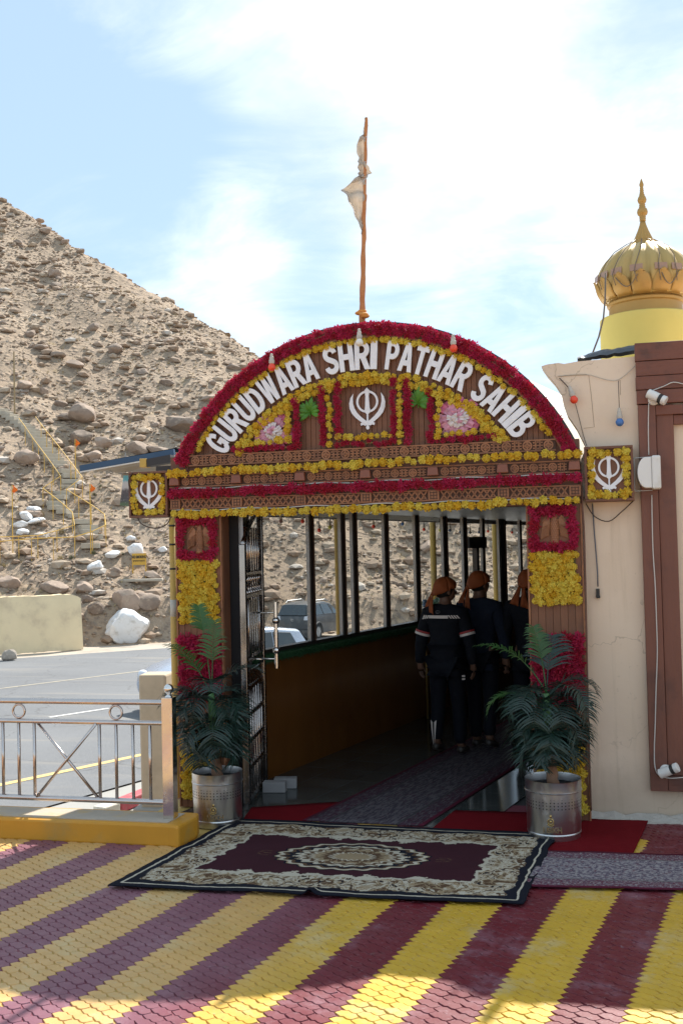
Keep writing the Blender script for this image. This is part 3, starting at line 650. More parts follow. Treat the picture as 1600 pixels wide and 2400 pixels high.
X0 = ony(8, 1760, YR).x; XE = ony(384, 1760, YR).x; per = ony(273, 1760, YR).x-ony(45, 1760, YR).x
def zat(ya, yb): return (ony(0, ya, YR).z+ony(382, yb, YR).z)/2
zt, zm, zb = zat(1641, 1648), zat(1688, 1696), zat(1864, 1883)
for nm, zz, r_ in (('top_rail', zt, .022), ('middle_rail', zm, .018), ('bottom_rail', zb, .021)):
    g = G(); g.tube([(XE-6.5, YR, zz), (XE+.02, YR, zz)], r_, 16); autosmooth(ob(nm, g, steel_tube, T, smooth=True), 50)
bx_ = [ony(x, 1760, YR).x for x in (8.3, 45.3, 81.7, 234, 273, 312, 352)]; Lper = bx_[4]-bx_[0]
balus = bx_[:] + [x-(bx_[4]-bx_[1])*k for k in (1, 2, 3) for x in (bx_[0], bx_[1], bx_[2], bx_[2]+.001)][:0]
for k in range(0, 3):
    for x in bx_[:]:
        xx = x - k*(bx_[4]-bx_[0]+bx_[1]-bx_[0])
        if k and xx > bx_[0]-.05: continue
        g = G(); g.tube([(xx, YR, zb), (xx, YR, zm)], .0125, 12); ob('baluster', g, steel_tube, T, smooth=True)
    dx_ = k*(bx_[4]-bx_[0]+bx_[1]-bx_[0])
    for (a, b) in ((bx_[2]+.02, bx_[3]-.02), (bx_[3]-.02, bx_[2]+.02)):
        g = G(); o_ = .012 if a < b else -.012; g.tube([(a-dx_, YR+o_, zm-.01), (b-dx_, YR+o_, zb+.01)], .0115, 12); ob('cross_brace', g, steel_tube, T, smooth=True)
    for xp in (45, 272):
        xx = ony(xp, 1665, YR).x-dx_
        if k and xx > ony(45, 1665, YR).x-.1: continue
        g = G(); zc = (zt+zm)/2; r_ = (zt-zm)/2-.026; g.tube([(xx+r_*cos(a), YR, zc+r_*sin(a)) for a in [2*pi*j/28 for j in range(28)]], .009, 8, closed=True); ob('ring', g, steel_tube, T, smooth=True)
Tp = thing('steel_post', 'square polished steel end post topped with a ball on the kerb', 'post', (ony(396, 1925, YR).x, YR, .156))
xa, xb = ony(384, 1760, YR).x, ony(409, 1760, YR).x; zc = zat(1632, 1632)
g = G(); g.box(((xa+xb)/2, YR+.01, (.156+zc)/2), (xb-xa, xb-xa, zc-.156)); ob('shaft', g, steel, Tp, bevel=.003)
g = G(); xm = (xa+xb)/2; g.lathe([(.028, zc), (.028, zc+.008), (.014, zc+.014), (.012, zc+.024), (.02, zc+.03)], 20, (xm, YR+.01, 0)); ob('neck', g, steel, Tp, smooth=True)
g = G(); g.ball((xm, YR+.01, zc+.062), .036, 24, 16); ob('ball_finial', g, steel, Tp, smooth=True)
# beige masonry post on the forecourt below
beige = mat('beige_plaster', (.50, .39, .27), .85, var=.08, scale=3, bump=.2, dirt=(.42, .33, .23), dirtscale=2)
p = onz(372, 1906, ZR); D_ = proj(p)[2]; W_ = 62/FPX*D_; H_ = 327/FPX*D_
T = thing('masonry_post', 'beige plastered masonry post behind the steel railing', 'post', p)
g = G(); g.box((p.x, p.y, p.z+H_/2), (W_, W_, H_), rz=.1, taper=1.06); ob('shaft', g, beige, T, bevel=.03)
g = G(); g.box((p.x, p.y, p.z+.06), (W_*1.5, W_*1.5, .14), rz=.1); ob('plinth', g, conc, T, bevel=.02)
# ================================================================== BUILDING on the right
YW = 8.27
def mk_plaster():
    m = bpy.data.materials.new('cream_plaster'); m.use_nodes = True; t = NT(m.node_tree); b = t.n['Principled BSDF']; pos = t.add('ShaderNodeNewGeometry').outputs['Position']; z = t.sep(pos)[2]
    c = t.mix(t.smooth(t.noise(pos, 1.3, 6, .6), .35, .7), (.72, .57, .43), (.78, .63, .49))
    c = t.mix(t.m('MULTIPLY', t.smooth(t.noise(t.vm('MULTIPLY', pos, (5, 5, .35)), 2.2, 6, .6), .52, .75), .45), c, (.50, .39, .27))       # rain streaks
    sp = t.m('ADD', z, t.m('MULTIPLY', t.noise(pos, 3, 6, .65), -.5)); c = t.mix(t.m('MULTIPLY', t.smooth(sp, .28, -.15), .55), c, (.40, .31, .22))   # splashed dirt at the foot
    c = t.mix(t.m('MULTIPLY', t.smooth(t.noise(pos, 24, 5, .7), .62, .72), .4), c, (.45, .35, .25))
    ck = t.smooth(t.voro(t.vm('ADD', pos, t.vm('SCALE', t.noise(pos, 2.5, 4, .6, 0, 1), scale=.5)), 1.1, 'DISTANCE_TO_EDGE'), .006, .001); c = t.mix(t.m('MULTIPLY', ck, t.m('MULTIPLY', t.smooth(t.noise(pos, .8, 2), .5, .6), .5)), c, (.35, .27, .19))
    t.set(b.inputs['Base Color'], c); b.inputs['Roughness'].default_value = .9; bp = t.add('ShaderNodeBump'); bp.inputs['Strength'].default_value = .5; bp.inputs['Distance'].default_value = .006
    t.set(bp.inputs['Height'], t.m('ADD', t.noise(pos, 4, 6, .6), t.m('MULTIPLY', t.noise(pos, 60, 4, .6), .25))); t.set(b.inputs['Normal'], bp.outputs[0]); return m
plaster = mk_plaster()
timber = mat('brown_timber', (.175, .062, .038), .55, var=.25, scale=5, stretch=(1, 1, .15), bump=.25, bscale=30, dirt=(.12, .045, .03), dirtscale=3)
timber_h = mat('brown_timber_boards', (.175, .060, .037), .6, var=.25, scale=5, stretch=(.15, 1, 1), bump=.25, bscale=30, dirt=(.10, .04, .028), dirtscale=3)
B = thing('shrine_building', 'cream plastered building with brown timber frame right of the gate', 'building', (1.5, YW, 0))
z2 = lambda a, b: (900+a/2.529, 720+b/2.529)
edge = [z2(1230, 900), z2(1195, 830), z2(1140, 720), z2(1085, 640), z2(1060, 570), z2(1045, 505), z2(1010, 450), z2(965, 400), z2(930, 350), z2(960, 340), z2(1030, 330), z2(1065, 336), z2(1140, 322), z2(1480, 292)]
pe = [ony(*q, YW) for q in edge]
poly = [(-.075, 0.0)] + [(p.x, p.z) for p in pe] + [(4.5, pe[-1].z+.03), (4.5, 0)]
poly[1] = (-.075, poly[1][1])
g = G(); g.prism(poly, YW, YW+.22); ob('wall', g, plaster, B)
g = G(); g.prism([(.0, YW+.221), (4.5, YW+.221), (4.5, 13.5), (1.7, 13.5)], .0, 3.28, 'Z'); ob('building_core', g, plaster, B)
g = G(); g.grid(60, 3, lambda a, b: (a*5-.08, YW-.012-.10*b*(1+.5*fbm(a*60, b*3)), .055*(1-b)**2*(1+.9*fbm(a*90, b*5, 3)))); ob('wall_footing', g, mat('rubble_mortar', (.46, .42, .37), .95, var=.25, scale=20, bump=.6, bscale=40), B)
# horizontal boards above the frame
XL = ony(1485, 810, YW).x; ys = [808, 851, 886, 918, 951]
for k in range(4):
    z1_, z0_ = ony(1486, ys[k], YW).z, ony(1487, ys[k+1], YW).z; g = G(); g.bb(XL+.004*(k % 2), 4.5, YW-.075+.004*(k % 2), YW-.001, z0_+.0025, z1_-.0025); ob('cladding_board', g, timber_h, B, bevel=.003)
zT = ony(1488, 951, YW).z; zB_ = ony(1521, 1849, YW).z; xi = ony(1586, 1350, YW).x; wv_ = (xi-XL)/2
# picture-frame surround in two stepped layers
for k in range(2):
    x0 = XL+.01+k*wv_; g = G(); g.bb(x0, x0+wv_-.003, YW-.070+.022*k, YW-.001, zB_+k*.115, zT-.006); ob('frame_upright', g, timber, B, bevel=.004)
    g = G(); g.bb(x0+wv_-.001, 4.4, YW-.070+.022*k, YW-.001, zB_+k*.118, zB_+k*.118+.112); ob('frame_sill', g, timber_h, B, bevel=.004)
    g = G(); g.bb(x0+wv_-.001, 4.4, YW-.068+.022*k, YW-.001, zT-.012-.075*(k+1), zT-.012-.075*k-.003); ob('frame_head', g, timber_h, B, bevel=.004)
tape = mat('grey_tape', (.50, .53, .50), .7, var=.06)
g = G()
for a, b in (((1552, 938), (1569, 1250)), ((1569, 934), (1600, 930))):
    A_, B_ = ony(*a, YW-.004), ony(*b, YW-.004); g.beam(A_, B_, .030, .002, up=(0, 1, 0)) if a[1] != 934 else g.bb(A_.x, A_.x+.6, YW-.005, YW-.003, A_.z-.018, A_.z+.016)
ob('masking_tape', g, tape, B)
# cracks and filled chases in the plaster
g = G()
for ln in ([z2(1030, 410), z2(1210, 400), z2(1225, 520), z2(1243, 710), z2(1180, 718)], [z2(1395, 430), z2(1398, 520)]):
    g.tube([ony(*q, YW-.0005)+Vector((0, 0, 0)) for q in ln], .0022, 4)
ob('plaster_crack', g, mat('crack_dark', (.36, .28, .20), .9), B)
# dome
DC = dep_c = CAM + ray(1511, 700)*9.0; DX, DY = DC.x, DC.y; kk = 9.0/FPX
def dz_(y): r = ray(1511, y); return (CAM + r*9.0).z
gold = mat('dull_gold_paint', (.46, .27, .075), .5, .3, var=.16, scale=6, bump=.08, dirt=(.40, .24, .08), dirtscale=3)
gold_pale = mat('pale_gold_paint', (.50, .34, .12), .42, .4, var=.12, scale=4, dirt=(.48, .30, .10), dirtscale=2)
drum_y = mat('drum_yellow_paint', (.66, .52, .13), .6, var=.10, scale=3, dirt=(.58, .50, .16), dirtscale=1.3)
Dm = thing('golden_dome', 'ribbed golden onion dome with finial on a yellow drum', 'dome', (DX, DY, 3.28))
g = G(); g.lathe([(105*kk, 3.26), (105*kk, dz_(748)), (103*kk, dz_(746))], 48, (DX, DY, 0)); autosmooth(ob('drum', g, drum_y, Dm, smooth=True), 40)
g = G(); g.lathe([(84*kk, dz_(750)), (83*kk, dz_(719)), (87*kk, dz_(717)), (88*kk, dz_(712)), (84*kk, dz_(708))], 48, (DX, DY, 0)); autosmooth(ob('collar', g, gold, Dm, smooth=True), 35)
prof = [(70,709),(92,704),(103,690),(109,674),(111,660),(110,648),(106,636),(99,623),(90,611),(78,599),(62,587),(44,577),(27,569)]
g = G(); g.lathe([(r*kk, dz_(y)) for r, y in prof], 96, (DX, DY, 0), mod=lambda a, k: 1-.13*(1-abs(sin(8*a))**.5)*(1 if 1 < k < 12 else .3)); ob('onion_shell', g, gold_pale, Dm, smooth=True)
g = G(); g.lathe([(27*kk, dz_(570)), (20*kk, dz_(556)), (13*kk, dz_(540)), (8*kk, dz_(526)), (6*kk, dz_(517))], 64, (DX, DY, 0), mod=lambda a, k: 1-.10*(1-abs(sin(8*a)))); ob('flared_neck', g, gold, Dm, smooth=True)
fp = [(6,517),(8,515),(6.5,513),(8,510),(6.5,508),(8,506),(7,504),(11,501),(12.5,495),(11,488),(7,484),(8,482),(6,480),(7.5,478),(6,475),(9,472),(10.5,466),(9,460),(6,455),(6.5,453),(4.5,451),(5.5,449),(4,446),(5,444),(4,441),(4.6,439),(3.6,436),(5.2,431),(5.0,428),(2,419),(.3,414)]
g = G(); g.lathe([(r*kk, dz_(y)) for r, y in fp], 20, (DX, DY, 0)); ob('finial', g, gold, Dm, smooth=True)
def petal_profile(k):   # (radius px, y px)
    return [(88,706),(100,698),(106,689),(109,680),(111,671),(113,662),(116,656)][k]
for j in range(14):
    a0 = 2*pi*j/14+.1; g = G(); hw = [.20, .21, .215, .205, .18, .15, .06]
    def pf(a, b):
        k = b*6; i = min(5, int(k)); f_ = k-i; r = petal_profile(i)[0]*(1-f_)+petal_profile(i+1)[0]*f_; y = petal_profile(i)[1]*(1-f_)+petal_profile(i+1)[1]*f_; h_ = hw[i]*(1-f_)+hw[i+1]*f_
        s_ = 2*a-1; an = a0+s_*h_; rr = (r+1.5-2.6*s_*s_+1.2*exp(-(s_*5)**2))*kk; return (DX+rr*cos(an), DY+rr*sin(an), dz_(y+4*s_*s_*b))
    g.grid(8, 8, pf); o = ob('lotus_petal', g, gold, Dm, smooth=True); s_ = o.modifiers.new('s', 'SOLIDIFY'); s_.thickness = .012; s_.offset = -1
g = G()
for j in range(16):
    a = 2*pi*j/16; r = 29*kk; c = Vector((DX+r*cos(a), DY+r*sin(a), dz_(569)))
    M_ = Matrix.Rotation(a, 3, 'Z'); g.box(c, (.055, .05, .016), M=M_ @ Matrix.Rotation(.5, 3, 'Y'), taper=.4)
ob('leaf_collar', g, gold, Dm)
brown_tape = mat('brown_packing_tape', (.36, .22, .15), .3, var=.1); cabd = mat('grey_cable', (.16, .12, .09), .6)
for j, (da, h_) in enumerate([(-2.55, 652), (-2.2, 652), (-1.78, 652), (-1.3, 652), (-.95, 652), (-2.9, 652)]):
    r = 113*kk; a = da; g = G(); M_ = Matrix.Rotation(a, 3, 'Z'); g.box((DX+r*cos(a), DY+r*sin(a), dz_(h_)), (.006, .105, .055), M=M_ @ Matrix.Rotation(-.12, 3, 'Y')); ob('tape_patch', g, brown_tape, Dm)
cg = G()
for da in (-2.6, -2.2, -1.75, -1.3, -.95):
    cg.tube([(DX+(r+2)*kk*cos(da+.06*sin(k)), DY+(r+2)*kk*sin(da+.06*sin(k)), dz_(y)) for k, (r, y) in enumerate([(30,566),(46,576),(80,597),(101,622),(111,645),(117,660),(112,685)])], .0035, 6)
for a0, a1 in ((-2.2, -1.75), (-1.3, -.95)):
    cg.tube([(DX+(116-5*sin(t*pi))*kk*cos(a0+(a1-a0)*t), DY+(116-5*sin(t*pi))*kk*sin(a0+(a1-a0)*t), dz_(668+24*sin(t*pi))) for t in [k/10 for k in range(11)]], .004, 6)
ob('string_light_cable', cg, cabd, Dm, smooth=True)
g = G(); pp = [(1418, 640), (1417, 700), (1413, 745), (1402, 790), (1386, 832)]; g.tube([CAM+ray(*q)*(8.62-.03*i) for i, q in enumerate(pp)], .007, 6); tag(ob('hanging_cable', g, cabd, smooth=True), 'grey cable dropping from the dome to the parapet', 'cable')
# crumpled dark sheet lying on the parapet
g = G(); a_, b_ = ony(1352, 842, YW+.1), ony(1490, 822, YW+.1)
g.grid(16, 5, lambda a, b: Vector(a_).lerp(b_, a)+Vector((0, .16*b-.08, -.01+.055*sin(b*pi)*(1-.6*(1-min(1, a*3)))+.012*fbm(a*9, b*4)))); tag(ob('tarpaulin_scrap', g, mat('dark_tarpaulin', (.06, .065, .075), .45, var=.3), smooth=False), 'crumpled dark tarpaulin lying on the parapet below the dome', 'tarpaulin')
# ------------------------------------------------------------------ fittings on the wall
whitep = mat('white_plastic', (.72, .70, .67), .4, var=.04, dirt=(.60, .55, .48), dirtscale=4)
c0 = ony(1518, 1109, YW-.1); k_ = 1/310.
S = thing('wall_speaker', 'white box loudspeaker with rounded face on the timber frame', 'speaker', c0)
g = G(); n_ = 12; pr = [(c0.x-.075+.0, c0.z)] and [(c0.x-.02-.062*sin(pi*i/n_), c0.z+.115*cos(pi*i/n_)) for i in range(n_+1)] + [(c0.x+.02, c0.z-.115), (c0.x+.02, c0.z+.115)]
g.prism(pr, c0.y-.10, c0.y+.06); ob('rounded_cheek', g, whitep, S, bevel=.006)
g = G(); g.bb(c0.x+.021, c0.x+.085, c0.y-.11, c0.y+.05, c0.z-.125, c0.z+.125); ob('housing', g, whitep, S, bevel=.012)
g = G(); g.tube([(c0.x-.10, c0.y+.03, c0.z+.12), (c0.x+.03, c0.y+.03, c0.z+.125)], .004, 6); g.tube([(c0.x-.10, c0.y+.03, c0.z-.13), (c0.x+.03, c0.y+.03, c0.z-.128)], .004, 6); g.tube([(c0.x-.10, c0.y+.03, c0.z-.13), (c0.x-.10, c0.y+.03, c0.z+.12)], .004, 6); ob('bracket', g, mat('bracket_wire', (.45, .43, .40), .4, .7), S)
for i, (px, py, rx, lb) in enumerate([(1538, 931, .65, 'white spotlight with a black band at the top of the timber frame'), (1566, 1806, -.55, 'white spotlight with a black band at the foot of the timber frame')]):
    c = ony(px, py, YW-.13); S = thing('wall_spotlight', lb, 'spotlight', c, 'spotlights on the timber frame'); ax = Vector((.85, -.25, -rx*.75)).normalized(); M_ = ax.to_track_quat('Z', 'Y').to_matrix()
    for nm, z0, z1_, r_, m_ in (('lamp_body', -.075, .015, .036, whitep), ('black_band', .0155, .040, .0362, black), ('lamp_head', .0405, .075, .036, whitep)):
        g = G(); g.lathe([(r_*.9, z0), (r_, z0+.004), (r_, z1_-.004), (r_*.9, z1_)], 24, c, M=M_); autosmooth(ob(nm, g, m_, S, smooth=True), 40)
    g = G(); g.lathe([(.042, 0), (.042, .02), (.03, .028)], 24, c+Vector((-.02, .075, -.01)), M=Matrix.Rotation(pi/2, 3, 'X')); ob('base', g, whitep, S)
    g = G(); g.tube([c+Vector((-.02, .055, -.01)), c], .012, 8); ob('arm', g, whitep, S)
wcab = mat('white_cable', (.55, .52, .48), .5); dcab = mat('brown_cable', (.06, .035, .025), .6); bcab = mat('blue_grey_cable', (.12, .13, .16), .6)
def cable(name, label, pts, Y, r=.004, m=wcab):
    g = G(); P_ = [ony(x, y, Y) for x, y in pts]; Q = []
    for i in range(len(P_)-1):
        a, b = P_[max(i-1, 0)], P_[min(i+2, len(P_)-1)]
        for t in (0, .25, .5, .75):                       # Catmull-Rom
            p0, p1, p2, p3 = a, P_[i], P_[i+1], b
            Q.append(.5*((2*p1)+(p2-p0)*t+(2*p0-5*p1+4*p2-p3)*t*t+(3*p1-p0-3*p2+p3)*t**3))
    Q.append(P_[-1]); g.tube(Q, r, 6); return tag(ob(name, g, m, smooth=True), label, 'cable')
cable('wall_cable', 'white cable running down the timber frame below the speaker', [(1526,1160),(1527,1220),(1529,1290),(1534,1370),(1537,1450),(1539,1530),(1536,1620),(1534,1700),(1532,1760),(1534,1800),(1545,1818),(1570,1824),(1600,1822)], YW-.085, .0042)
cable('wall_cable', 'white cable from the upper spotlight down to the speaker', [(1519,945),(1518,1000),(1519,1066)], YW-.085, .0042)
cable('wall_cable', 'white cable arching from the upper spotlight to the right', [(1528,915),(1555,905),(1576,896),(1600,900)], YW-.085, .004)
cable('wall_cable', 'dark cable sagging under the right emblem box', [(1372,1180),(1392,1210),(1425,1222),(1455,1200),(1485,1172)], YW-.05, .0042, dcab)
cable('wall_cable', 'thin pale wire strung across the cream wall', [(1305,882),(1370,877),(1420,890),(1450,889),(1487,858)], YW-.012, .0025, mat('pale_wire', (.50, .44, .36), .6))
cable('wall_cable', 'dark wire leading to the red bulb on the wall', [(1310,886),(1328,905),(1340,922)], YW-.02, .004, dcab)
cable('wall_cable', 'thin wire hanging below the red bulb', [(1347,945),(1356,980),(1366,1020),(1374,1045)], YW-.012, .0022, dcab)
T = thing('hanging_plug', 'black plug hanging on a twisted grey cable beside the gate', 'plug', ony(1400, 1385, YW-.02))
g = G(); g.tube([ony(*q, YW-.02) for q in ((1387,1180),(1391,1240),(1396,1300),(1399,1340),(1400,1375))], .005, 6); ob('cable', g, bcab, T, smooth=True)
g = G(); c = ony(1400, 1388, YW-.02); g.box(c, (.026, .022, .055)); g.box(c+Vector((0,0,-.035)), (.032, .026, .022)); ob('plug_body', g, black, T, bevel=.004)

# ------------------------------------------------------------------ bulbs
def bulb(label, px, py, Y, col, scale=1., wire=0., tilt=0., pt=None):
    c = pt if pt is not None else ony(px, py, Y); T = thing('light_bulb', label, 'light bulb', c)
    M_ = Matrix.Rotation(tilt, 3, 'Y'); r = .031*scale
    g = G(); g.lathe([(.001, -r), (r*.55, -r*.84), (r*.9, -r*.45), (r, 0), (r*.92, r*.4), (r*.7, r*.75), (r*.5, r*1.05)], 20, c, M=M_); ob('globe', g, mat('bulb_'+col[0], col[1], .25, var=.04), T, smooth=True)
    g = G(); g.lathe([(r*.62, r*.95), (r*.75, r*1.3), (r*.72, r*1.9), (r*.58, r*2.0), (r*.58, r*2.7), (r*.42, r*2.8), (r*.40, r*3.5), (r*.15, r*3.6)], 16, c, M=M_); autosmooth(ob('socket', g, mat('bulb_socket', (.50, .47, .42), .6, dirt=(.36, .32, .28), dirtscale=20), T, smooth=True), 40)
    if wire: g = G(); g.tube([c+M_ @ Vector((0,0,r*3.5)), c+Vector((0,.0,wire))], .003, 5); ob('wire', g, dcab, T)
    return T
RED = ('red', (.78, .07, .03)); BLU = ('blue', (.06, .17, .45)); WHT = ('white', (.75, .72, .66)); YLW = ('lime', (.55, .55, .08)); DUS = ('dusky', (.32, .20, .19)); DBL = ('dark_blue', (.05, .08, .14))
bulb('red bulb hanging on the left shoulder of the arch', 637, 861, 8.0, RED)
bulb('white bulb hanging at the crown of the arch', 842, 803, 8.0, WHT)
bulb('red bulb hanging on the right shoulder of the arch', 1062, 817, 8.0, RED)
bulb('red bulb on the cream wall right of the arch', 1344, 937, YW-.06, RED, tilt=-.3)
bulb('blue bulb on the cream wall beside the timber frame', 1451, 990, YW-.06, BLU, wire=.32)
# ================================================================== COVERED WALKWAY behind the gate
CA = onz(658, 1815); CA.z = 0; CD = Vector((.23, .973, 0)).normalized(); CN = Vector((CD.y, -CD.x, 0)); CROT = atan2(CD.y, CD.x)
def C(t, s, z=0.): return CA + CD*t + CN*s + Vector((0, 0, z))
def cbox(g, t0, t1, s0, s1, z0, z1): g.box(C((t0+t1)/2, (s0+s1)/2, (z0+z1)/2), (abs(t1-t0), abs(s1-s0), abs(z1-z0)), rz=CROT)
def wt(px, y=1300):                                   # where a pixel column meets the window wall, metres along it
    r = ray(px, y); k = ((CA-CN*.045-CAM).dot(CN))/(r.dot(CN)); return (CAM+r*k-CA).dot(CD)
panel = mat('varnished_panel', (.16, .058, .012), .24, var=.3, scale=3, stretch=(1, 1, .3), dirt=(.14, .05, .012), dirtscale=1.2, coat=.2)
W = thing('covered_walkway', 'glazed covered walkway leading back from the gate', 'walkway', C(0, 1.3))
SILL = 1.13; CEIL = 2.49; TE = 10.2; SW = 2.62
g = G(); cbox(g, -.62, TE, -.14, 0, -1.6, SILL); ob('half_wall', g, panel, W)
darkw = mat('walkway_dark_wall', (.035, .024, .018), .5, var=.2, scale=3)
def t_at(s, Y=8.42): return (Y-CA.y-CN.y*s)/CD.y
g = G(); cbox(g, t_at(SW), TE, SW, SW+.1, 0, CEIL+.3); ob('inner_wall', g, darkw, W)
g = G(); cbox(g, TE, TE+.1, -.14, SW+.1, -1.6, CEIL+.3); ob('end_wall', g, darkw, W)
ceilm = mat('ceiling_panel', (.13, .135, .135), .35, var=.1, scale=2)
for k in range(18):                                   # ceiling strips
    s0 = -.35+k*.1665; g = G(); cbox(g, t_at(s0), TE, s0, s0+.163, CEIL, CEIL+.02+.004*(k % 2)); ob('ceiling_strip', g, ceilm, W)
g = G(); cbox(g, .25, .75, 1.35, 1.50, CEIL-.05, CEIL-.002); ob('ceiling_lamp', g, mat('lamp_housing', (.10, .10, .10), .5), W, bevel=.01)
g = G(); g.prism([tuple(C(t_at(-.5), -.5)[:2]), tuple(C(TE, -.5)[:2]), tuple(C(TE, SW+.12)[:2]), tuple(C(t_at(SW+.12), SW+.12)[:2])], CEIL+.30, CEIL+.36, 'Z'); cbox(g, t_at(-.36), TE, -.36, -.30, CEIL-.06, CEIL+.299); ob('roof_deck', g, darkw, W)
vaultm = mat('white_roof_sheet', (.80, .79, .74), .5, var=.05, scale=2, bump=.15, dirt=(.70, .66, .56), dirtscale=1.2)
g = G(); cx0 = -1.736; zc0 = 2.117                       # vaulted sheet roof following the arch backwards
def vf(a, b):
    th = pi*(.06+.88*a); r = 1.70+.012*fbm(a*8, b*9, 2); p = Vector((cx0+r*cos(th), 8.24, zc0+r*sin(th))); return p + CD*(b*6.0)
g.grid(36, 14, vf); o = ob('vault_roof', g, vaultm, W, smooth=True); s_ = o.modifiers.new('s', 'SOLIDIFY'); s_.thickness = .02
# window wall: mullions, rails, panes
alu = mat('grey_aluminium', (.30, .29, .28), .4, .4, var=.08); alud = mat('dark_frame', (.045, .035, .03), .45, .2)
def mk_glass():
    m = bpy.data.materials.new('window_glass'); m.use_nodes = True; t = NT(m.node_tree); t.n.clear(); co = t.add('ShaderNodeTexCoord').outputs['Object']
    a = t.add('ShaderNodeBsdfTransparent'); a.inputs[0].default_value = (.97, .975, .97, 1); b = t.add('ShaderNodeBsdfGlossy'); b.inputs['Roughness'].default_value = .03
    lw = t.add('ShaderNodeLayerWeight'); lw.inputs[0].default_value = .25; mx = t.add('ShaderNodeMixShader'); t.set(mx.inputs[0], t.m('MULTIPLY_ADD', lw.outputs['Fresnel'], .18, .01)); t.l.new(a.outputs[0], mx.inputs[1]); t.l.new(b.outputs[0], mx.inputs[2])
    df = t.add('ShaderNodeBsdfDiffuse'); df.inputs[0].default_value = (.5, .47, .42, 1); m2 = t.add('ShaderNodeMixShader'); t.set(m2.inputs[0], t.m('MULTIPLY', t.smooth(t.noise(co, 3, 6, .7), .45, .8), .06)); t.l.new(mx.outputs[0], m2.inputs[1]); t.l.new(df.outputs[0], m2.inputs[2])
    t.l.new(m2.outputs[0], t.add('ShaderNodeOutputMaterial').inputs[0]); return m
glassm = mk_glass()
cols = [(-.60, -.52)] + [(wt(a), wt(b)) for a, b in ((722.5, 739), (797, 812), (824.5, 840), (899, 913.5), (971.5, 985.5), (1037, 1052), (1084, 1097), (1129, 1137), (1168, 1190), (1217, 1223))] + [(9.0, 9.1), (TE-.1, TE)]
for (a, b) in cols:
    m_ = (b-a)*.9; g = G(); cbox(g, a+m_*.22, b-.25*m_, -.072, -.032, SILL+.05, CEIL); o = ob('mullion', g, alud, W, bevel=.003)
    g = G(); cbox(g, a, a+m_*.22-.001, -.070, -.034, SILL+.05, CEIL); ob('mullion_cover', g, alu, o)
    g = G(); cbox(g, a+m_*.62, a+m_*.72, -.0315, -.024, SILL+.05, CEIL); ob('glazing_bead', g, mat('brown_bead', (.20, .12, .08), .4, .3), o)
g = G(); cbox(g, -.62, TE, -.11, -.02, SILL+.004, SILL+.05); ob('window_sill_rail', g, alud, W)
for (a, b), (c_, d_) in zip(cols, cols[1:]):
    g = G(); cbox(g, b+.001, c_-.001, -.056, -.050, SILL+.051, CEIL-.002); ob('window_pane', g, glassm, W)
# inner glazed door and its transom further down
t0, t1_ = wt(1097), wt(1137); zt_ = 2.06
g = G(); cbox(g, t0, t1_, -.11, -.02, zt_, zt_+.16); ob('transom', g, alud, W)
g = G(); tm = (t0+t1_)/2; cbox(g, tm-.05, tm+.05, -.1, -.03, SILL, zt_); ob('door_stile', g, alud, W)
# turf strip along the ledge
g = G(); rs = random.Random(5); cbox(g, -.6, 6.5, -.015, .045, SILL-.05, SILL+.006)
for k in range(9000):
    t = rs.uniform(-.6, 6.5)*1.0; top_ = rs.random() < .5; s_ = rs.uniform(-.015, .05); z = SILL+.004 if top_ else rs.uniform(SILL-.06, SILL)
    if not top_: s_ = .045
    b_ = C(t, s_, z); d_ = CD*rs.uniform(-.02, .02) + (Vector((0,0,rs.uniform(.01,.025)))+CN*rs.uniform(-.01,.012) if top_ else CN*rs.uniform(.006,.02)+Vector((0,0,rs.uniform(-.03,.005))))
    g.poly([b_-CD*.004, b_+CD*.004, b_+d_])
o = ob('artificial_turf', g, mat('green_turf', (.025, .095, .035), .7, var=.3, scale=20)); tag(o, 'strip of dark green artificial turf along the walkway window ledge', 'turf')
# yellow roof columns outside the glass
ycol = mat('yellow_column_paint', (.58, .36, .07), .55, var=.1, scale=3, dirt=(.45, .30, .10), dirtscale=2)
def scol(px, s):
    r = ray(px, 1300); k = ((CA+CN*s-CAM).dot(CN))/(r.dot(CN)); p = CAM+r*k; return Vector((p.x, p.y, 0))
for px, r_, lb in ((790, .030, 'nearest yellow roof column behind the walkway glass'), (1015, .043, 'middle yellow roof column behind the walkway glass'), (1160, .045, 'farthest yellow roof column behind the walkway glass')):
    p = scol(px, -.55); g = G(); g.tube([(p.x, p.y, ZR), (p.x, p.y, 2.60)], r_, 20); tag(ob('roof_column', g, ycol, smooth=True), lb, 'column')
T = thing('banded_column', 'yellow pipe column with black bands beside the left gate pillar', 'column', (ony(407, 1500, 9.4).x, 9.4, ZR))
xx = ony(408, 1400, 9.4).x; g = G(); g.tube([(xx, 9.4, ZR), (xx, 9.4, 2.75)], .036, 20); ob('pipe', g, ycol, T, smooth=True)
for yy in (1232, 1276, 1333):
    zz = ony(408, yy, 9.4).z; g = G(); g.tube([(xx, 9.4, zz-.009), (xx, 9.4, zz+.009)], .0375, 20); ob('black_band', g, black, T, smooth=True)
zz = ony(408, 1425, 9.4).z; g = G(); g.tube([(xx, 9.4, zz-.08), (xx, 9.4, zz+.08)], .0372, 20); ob('bare_patch', g, mat('bare_grey', (.5, .48, .42), .6), T, smooth=True)
